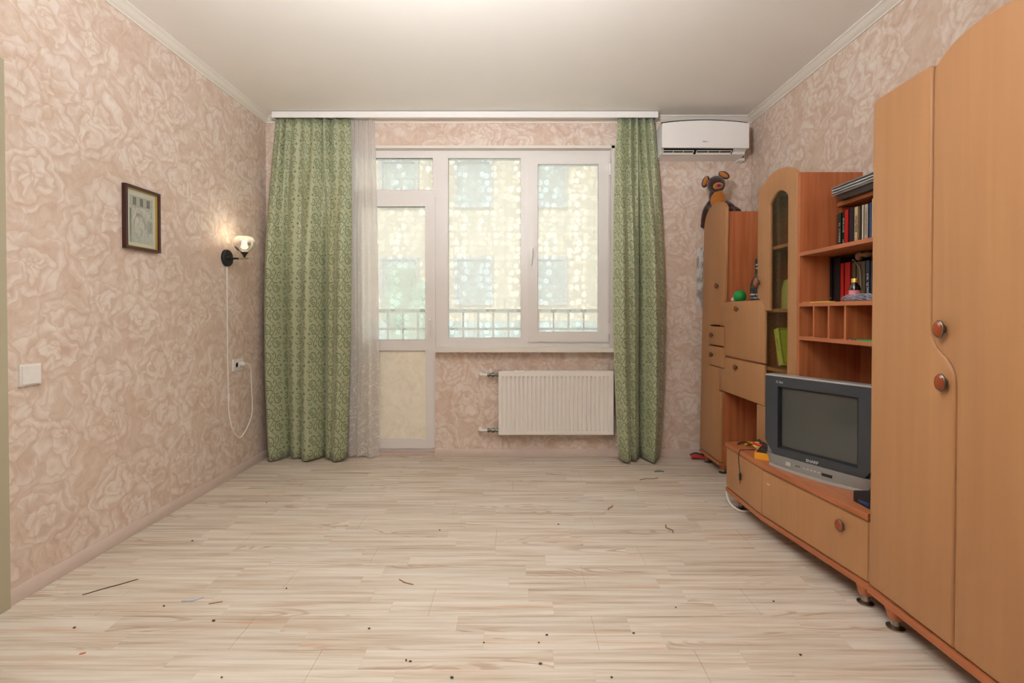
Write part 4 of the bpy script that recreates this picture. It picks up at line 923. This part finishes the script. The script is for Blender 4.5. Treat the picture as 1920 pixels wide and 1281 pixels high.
    # stack on the top shelf
    bn = thing('ring_binder', 'dark binder under the papers on the top shelf', 'binder', (1.68, 2.24, 1.7002)); fin('cover', box(new(), (1.600, 2.0, 1.7002), (1.75, 2.40, 1.7285)), 'binder', bn)
    zz = 1.7288; rr = random.Random(5); names = ['lowest', 'second lowest', 'third', 'fourth', 'fifth', 'topmost']
    for k in range(6):
        t = [.007, .005, .004, .007, .006, .004][k]; d = [.012, -.004, .006, -.010, .002, -.012][k]
        r = thing('magazine', 'grey white magazine, %s in the pile under the ceiling' % names[k], 'magazine', (1.66, 2.2, zz), group='magazines piled on the binder')
        fin('cover', box(box(new(), (1.578+d, 1.96+d, zz), (1.755, 2.425+d*1.4, zz+0.001)), (1.578+d, 1.96+d, zz+t-0.001), (1.755, 2.425+d*1.4, zz+t)), ['paper_grey', 'paper_white', 'cover_blue', 'paper_grey', 'paper_white', 'paper_grey'][k], r, smooth=0)
        fin('pages', box(new(), (1.580+d, 1.962+d, zz+0.001), (1.754, 2.423+d*1.4, zz+t-0.001)), 'paper_white', r, smooth=0); zz += t+0.0002
    # inside the display cabinet
    r = thing('yellow_box', 'lime yellow book leaning behind the cabinet glass', 'book', (1.5, 2.70, 0.8312))
    th = math.radians(9); M = Matrix.Translation((1.49, 2.735, 0.8312)) @ Matrix.Rotation(math.radians(-15), 4, 'X')
    def lean(bm):
        for v in bm.verts: v.co = M @ v.co
        m = min(v.co.z for v in bm.verts); return bm
    bm = lean(box(new(), (0, -0.045, 0.0125), (0.10, 0.0, 0.225))); fin('cover', bm, 'yellow_green', r)
    marks('title', 8, 0.011, 'text_dark', r, M @ frame_M((-0.0004, -0.022, 0.13), (0, 0, -1), (0, -1, 0)), seed=4)
    bm = box(new(), (-0.0006, -0.038, 0.020), (0.0, -0.010, 0.034)); bm.transform(M); fin('spine_label', bm, 'paper_white', r, smooth=0)
    bm = rect_frame(new(), 0.006, 0.020, 0.098, 0.218, 0.003, -0.0455, -0.0448); bm.transform(M); fin('cover_border', bm, 'cover_green', r, smooth=0)
    one('pale_yellow_packet', prism(new(), [(2.70, 1.1675), (2.79, 1.1675), (2.785, 1.285), (2.762, 1.330), (2.71, 1.335)], 'X', 1.53, 1.56), 'pale_yellow', 'pale yellow packet behind the glass on the middle shelf', 'packet')
    for k, (y, h, rad) in enumerate(((2.66, .13, .028), (2.74, .10, .024), (2.60, .15, .02))):
        one('glass_tumbler', lathe(new(), [(rad*.8, 0), (rad, h), (rad*.93, h), (rad*.74, .008), (0, .008)], (1.62, y, 1.5215), 'Z', 20), 'clear_glass', ['drinking glass in the middle of the top display shelf', 'short drinking glass at the left of the top display shelf', 'tall thin drinking glass at the right of the top display shelf'][k], 'glass')
    # on top of the secretary
    r = thing('green_bulb', 'green glass light bulb lying on the secretary top', 'light bulb', (1.50, 3.24, 1.2142)); d = Vector((-.35, .75, -.35)).normalized(); q = d.to_track_quat('Z', 'Y').to_matrix(); c0 = Vector((1.50, 3.24, 1.2142+.042))
    bm = ball(new(), c0, 0.041, sub=3); fin('globe', bm, 'green_glass', r, smooth=180); bm = lathe(new(), [(.030, .026), (.020, .040), (.016, .046), (.0145, .062), (.010, .066), (0, .068)], c0, 'Z', 18, mat=q); fin('cap', bm, 'socket_white', r)
    r = thing('liquor_bottle', 'dark-labelled clear bottle half behind the display cabinet edge', 'bottle', (1.535, 3.07, 1.2142)); c = (1.535, 3.07, 1.2142)
    fin('glass', lathe(new(), [(.040, 0), (.043, .006), (.043, .105), (.036, .135), (.018, .165), (.015, .18), (.015, .26)], c, 'Z', 28), 'bottle_glass', r)
    fin('label', lathe(new(), [(.0436, .012), (.0436, .085)], c, 'Z', 28), 'cover_black', r); fin('neck_label', lathe(new(), [(.0165, .175), (.0165, .255), (.016, .272), (0, .272)], c, 'Z', 20), 'cover_black', r)
    marks('label_print', 5, 0.012, 'text_light', r, frame_M((1.4985, 3.045, 1.262), (0.69, -1, 0), (0, 0, 1)), seed=8); marks('label_print', 7, 0.008, 'text_silver', r, frame_M((1.4985, 3.045, 1.240), (0.69, -1, 0), (0, 0, 1)), seed=9)
    marks('label_print', 3, 0.014, 'text_light', r, frame_M((1.5225, 3.059, 1.44), (0, 0, 1), (-0.69, 1, 0)), seed=3)
    # on the television base: multimeter, leads, cable, receiver
    r = thing('multimeter', 'yellow and black multimeter beside the television', 'multimeter', (1.325, 2.575, 0.3805))
    M = Matrix.Translation((1.330, 2.560, 0.3805)) @ Matrix.Rotation(math.radians(-38), 4, 'Z')
    bm = box(new(), (-.042, -.075, 0), (.042, .075, .034)); bev(bm, .012, 3); bm.transform(M); fin('case', bm, 'meter_yellow', r)
    bm = box(new(), (-.034, -.066, .030), (.034, .066, .040)); bev(bm, .006, 2); bm.transform(M); fin('face', bm, 'black_plastic', r)
    bm = lathe(new(), [(.020, .040), (.018, .047), (0, .047)], (0, -.01, 0), 'Z', 20); box(bm, (-.003, -.028, .047), (.003, .008, .052)); bm.transform(M); fin('dial', bm, 'cover_dark', r)
    bm = box(new(), (-.026, .030, .0395), (.026, .060, .0415)); bm.transform(M); fin('display', bm, 'text_grey', r)
    def lead(nm, pts, mat, label, plug=None, rad=.0022):
        rt = thing(nm, label, 'cable', pts[0]); fin('wire', tube(new(), smooth_path(pts, 7), rad, 6), mat, rt)
        if plug: fin('plug', tube(new(), plug[0], plug[1], 8), plug[2], rt)
    zt = .384
    lead('test_lead', [(1.325, 2.60, .420), (1.30, 2.66, .435), (1.315, 2.72, .40), (1.35, 2.78, zt), (1.39, 2.82, zt), (1.42, 2.78, .39), (1.425, 2.70, .385)], 'red_plastic', 'red test lead looping behind the multimeter', ([(1.330, 2.60, .425), (1.300, 2.640, .432)], .007, 'red_plastic'))
    lead('test_lead', [(1.34, 2.585, .424), (1.33, 2.63, .445), (1.29, 2.72, .41), (1.285, 2.79, zt), (1.33, 2.84, zt), (1.40, 2.83, zt), (1.425, 2.76, .40), (1.428, 2.66, zt)], 'cable_black', 'black test lead looping to the left edge of the base', ([(1.345, 2.575, .424), (1.325, 2.635, .450)], .007, 'cable_black'))
    lead('audio_cable', [(1.40, 2.78, .392), (1.36, 2.75, .392), (1.35, 2.70, .388), (1.38, 2.66, .388), (1.425, 2.68, zt)], 'cable_white', 'white cable with yellow plugs on the base', ([(1.405, 2.782, .394), (1.355, 2.80, .392), (1.322, 2.775, .390)], .007, 'yellow'))
    one('yellow_plug', tube(new(), [(1.345, 2.735, .3915), (1.38, 2.715, .3915), (1.415, 2.72, .390)], [.006, .008, .005], 8), 'yellow', 'yellow cable plug lying beside the multimeter', 'plug')
    lead('hanging_cable', [(1.33, 2.68, zt), (1.29, 2.675, zt), (1.25, 2.67, .386), (1.236, 2.668, .372), (1.236, 2.672, .33), (1.238, 2.665, .275), (1.238, 2.660, .255)], 'cable_black', 'black cable with jack plug hanging over the base edge', ([(1.238, 2.660, .262), (1.238, 2.659, .250), (1.238, 2.658, .222), (1.238, 2.658, .220), (1.238, 2.658, .200)], [.004, .008, .006, .002, .0016], 'cable_black'))
    r = thing('receiver_box', 'flat black receiver at the wardrobe end of the base', 'receiver', (1.44, 1.90, .3802)); bm = prism(new(), [(1.375, 1.832), (1.372, 1.955), (1.392, 1.985), (1.49, 1.985), (1.49, 1.832)], 'Z', .3802, .412); bev(bm, .005, 2); fin('case', bm, 'black_plastic', r)
    fin('display', box(new(), (1.3712, 1.87, .388), (1.3745, 1.93, .400)), 'cover_blue', r)
    # white cable at the foot of the base, pliers, calendar
    lead('mains_cable', [(1.315, 2.93, .22), (1.288, 2.905, .17), (1.275, 2.90, .11), (1.268, 2.895, .06), (1.268, 2.845, .018), (1.284, 2.785, .0065), (1.32, 2.758, .0065), (1.40, 2.78, .0065), (1.5, 2.83, .0065)], 'cable_white', 'white cable looping to the floor at the stand corner', rad=.006)
    r = thing('pliers', 'red and black hand tool on the floor by the corner cupboard', 'pliers', (1.44, 3.74, 0)); 
    fin('handle', tube(new(), smooth_path([(1.372, 3.765, .022), (1.40, 3.752, .030), (1.445, 3.745, .026), (1.475, 3.74, .020)], 5), [.016]*3+[.015]*6+[.012]*7, 10), 'red_plastic', r)
    fin('handle', tube(new(), smooth_path([(1.375, 3.79, .020), (1.41, 3.785, .034), (1.455, 3.765, .032), (1.49, 3.75, .022)], 5), [.017]*8+[.014]*8, 10), 'black_plastic', r)
    fin('jaw', tube(new(), [(1.475, 3.745, .021), (1.52, 3.735, .018), (1.56, 3.73, .012)], [.014, .014, .008], 8), 'knob_metal', r)
    bm = box(new(), (1.441, 3.852, 1.215), (1.60, 3.8565, 1.655)); box(bm, (1.462, 3.848, 1.17), (1.60, 3.852, 1.665)); r = one('wall_calendar', bm, 'calendar_paper', 'printed paper calendar on the wall behind the corner cupboard', 'calendar')
small_things()

# ------------------------------------------------------------------ plush dog on the tall cupboard
def plush():
    B = Vector((0, 0, 0)); r = thing('plush_toy', 'brown plush dog with orange ears sitting on the corner cupboard', 'toy', (1.525, 3.655, 1.866), math.radians(58)); r.scale = (1.12, 1.12, 1.12)
    bm = new(); n = 0
    ball(bm, B+Vector((0.0, 0.0, .075)), (.055, .060, .075), sub=3); ball(bm, B+Vector((-.015, .01, .140)), (.042, .048, .06), sub=3)
    tube(bm, smooth_path([B+Vector((-.02, -.04, .09)), B+Vector((-.045, -.085, .05)), B+Vector((-.02, -.125, .022))], 4), [.026]*5+[.022]*4, 10)
    tube(bm, smooth_path([B+Vector((-.02, .045, .10)), B+Vector((.025, .082, .065)), B+Vector((.052, .100, .015)), B+Vector((.062, .104, -.035))], 4), .020, 10)
    tube(bm, smooth_path([B+Vector((.0, -.03, .035)), B+Vector((-.04, -.06, .03)), B+Vector((-.06, -.09, .024))], 4), .024, 10)
    for q in ((-.02, -.125, .022), (.062, .104, -.035), (-.06, -.09, .024)): ball(bm, B+Vector(q), .023)
    bd = fin('body', bm, 'plush_brown', r, smooth=180)
    md = bd.modifiers.new('fuse', 'REMESH'); md.mode = 'VOXEL'; md.voxel_size = 0.007; md.use_smooth_shade = True
    fin('belly', ball(new(), B+Vector((-.044, -.008, .108)), (.024, .048, .064), sub=3), 'plush_orange', r, smooth=180)
    Hc = B+Vector((-.035, .008, .213)); hd = fin('head', ball(new(), Hc, (.055, .058, .058), sub=3), 'plush_brown', r, smooth=180)
    mz = fin('muzzle', ball(new(), Hc+Vector((-.045, -.020, -.022)), (.026, .031, .022), sub=3), 'plush_orange', hd, smooth=180)
    fin('mouth', ball(new(), Hc+Vector((-.064, -.028, -.024)), (.012, .016, .012), sub=2), 'plush_red', hd, smooth=180)
    for y in (.016, -.030): fin('eye', ball(new(), Hc+Vector((-.047 if y > 0 else -.044, y+.012, .026)), .0075, sub=2), 'cover_blue', hd, smooth=180)
    for s, c, rot in ((1, Hc+Vector((.0, .066, .028)), 20), (-1, Hc+Vector((-.005, -.050, .054)), -55)):
        R = Matrix.Rotation(math.radians(rot), 3, 'X')
        e = fin('ear', ball(new(), c, (.014, .024, .040), R, sub=3), 'plush_dark', hd, smooth=180)
        fin('ear_lining', ball(new(), c+Vector((-.009, 0, 0)), (.009, .015, .032), R, sub=3), 'plush_orange', hd, smooth=180)
plush()

# ------------------------------------------------------------------ debris on the floor
def debris():
    def chip(name, label, cat, mat, pts, w, h=0.0025, rad=None):
        P = [Vector((x, y, 0.0)) for x, y in pts]; bm = new(); a = []; b = []
        for i, p in enumerate(P):
            t = (P[min(i+1, len(P)-1)]-P[max(0, i-1)]).normalized(); n = Vector((-t.y, t.x, 0)); ww = w*(0.55 if i in (0, len(P)-1) else 1)
            a.append(p+n*ww/2); b.append(p-n*ww/2)
        prism(bm, [(q.x, q.y) for q in a]+[(q.x, q.y) for q in b[::-1]], 'Z', 0.0003, h)
        one(name, bm, mat, label, cat, smooth=0)
    chip('wire_scrap', 'thin black wire scrap on the floor near the door casing', 'scrap', 'speck', [(-1.755, 1.945), (-1.70, 1.995), (-1.66, 2.025), (-1.62, 2.062)], .005)
    chip('wood_shaving', 'curled brown shaving on the floor below the window sill end', 'shaving', 'wood_chip', [(0.535, 2.79), (0.545, 2.82), (0.565, 2.835), (0.575, 2.86)], .010)
    chip('wood_shaving', 'bent brown shaving nearest the television stand', 'shaving', 'wood_chip', [(0.81, 2.60), (0.80, 2.56), (0.825, 2.53), (0.818, 2.50)], .010)
    chip('wood_shaving', 'long thin brown shaving in front of the narrow curtain', 'shaving', 'wood_chip', [(0.85, 3.30), (0.90, 3.325), (0.95, 3.32), (0.99, 3.345)], .008)
    chip('paper_scrap', 'dark green and white paper scrap beside the narrow curtain hem', 'scrap', 'leaf_green', [(1.00, 3.47), (1.04, 3.49), (1.07, 3.475)], .03)
    chip('paper_scrap', 'small white paper scrap touching the dark green scrap', 'scrap', 'paper_white', [(1.075, 3.475), (1.10, 3.485)], .03, .002)
    chip('foam_scrap', 'curled white scrap on the left side of the floor', 'scrap', 'paper_white', [(-1.32, 1.90), (-1.28, 1.905), (-1.255, 1.93)], .012, .006)
    chip('orange_chip', 'small orange chip at the lower left of the floor', 'chip', 'orange_chip', [(-1.46, 1.605), (-1.445, 1.612)], .010)
    chip('brown_stick', 'short brown stick next to the curled white scrap', 'scrap', 'wood_chip', [(-1.205, 1.885), (-1.16, 1.90)], .006)
    chip('brown_stick', 'thin brown sliver in the middle of the floor', 'scrap', 'wood_chip', [(-0.50, 2.06), (-0.47, 2.035), (-0.43, 2.02)], .006)
    rr = random.Random(11)
    spots = [(-1.37, 1.87), (-1.62, 2.41), (-1.60, 1.74), (-0.95, 1.99), (-0.53, 1.735), (-0.92, 1.50), (-0.36, 1.575), (-0.345, 1.57), (0.08, 1.56), (0.11, 1.70), (0.08, 1.66), (0.42, 1.71), (-0.11, 1.66), (0.62, 1.86), (0.23, 2.60), (-0.40, 2.53), (0.95, 1.60), (1.02, 1.90), (-1.12, 1.78), (-0.20, 1.50), (0.30, 1.50), (-1.5, 2.9)]
    b = None
    for x, y in spots:
        bm = ball(new(), (x, y, 0.0028), (rr.uniform(.003, .007), rr.uniform(.003, .005), .0027), sub=1)
        one('floor_crumb', bm, 'speck', 'tiny dark crumb lying on the pale floor', 'crumb', 'dark crumbs scattered over the floor', smooth=0)
debris()

# ------------------------------------------------------------------ added lamp out of view, it lights the room directly and off the ceiling
def added_pendant():
    c = (-0.28, 0.80, 1.97)
    r = thing('added_pendant_lamp', 'added white globe lamp, unseen above the viewer, as fill light', 'lamp', (c[0], c[1], 1.84))
    fin('ceiling_rose', lathe(new(), [(.055, ZC), (.055, ZC-.02), (.02, ZC-.035), (.0, ZC-.035)], (c[0], c[1], 0), 'Z', 24), 'pvc_clean', r)
    fin('stem', tube(new(), [(c[0], c[1], ZC-.03), (c[0], c[1], c[2]+.12)], .006), 'steel', r)
    fin('globe', ball(new(), c, .13, sub=2), 'fill_globe', r, smooth=180)
    ld = bpy.data.lights.new('fill_uplight', 'SPOT'); ld.energy = FILL_UPLIGHT_POWER; ld.color = (0.96, 0.98, 1.0); ld.spot_size = math.radians(160); ld.spot_blend = 1.0; ld.shadow_soft_size = 0.08  # unseen spot added to brighten the ceiling and its bounce
    lo = bpy.data.objects.new('fill_uplight', ld); COL.objects.link(lo); lo.parent = r; lo.location = (0.0, 0, 0.30); lo.rotation_euler = (PI-math.radians(36), 0, 0)
added_pendant()
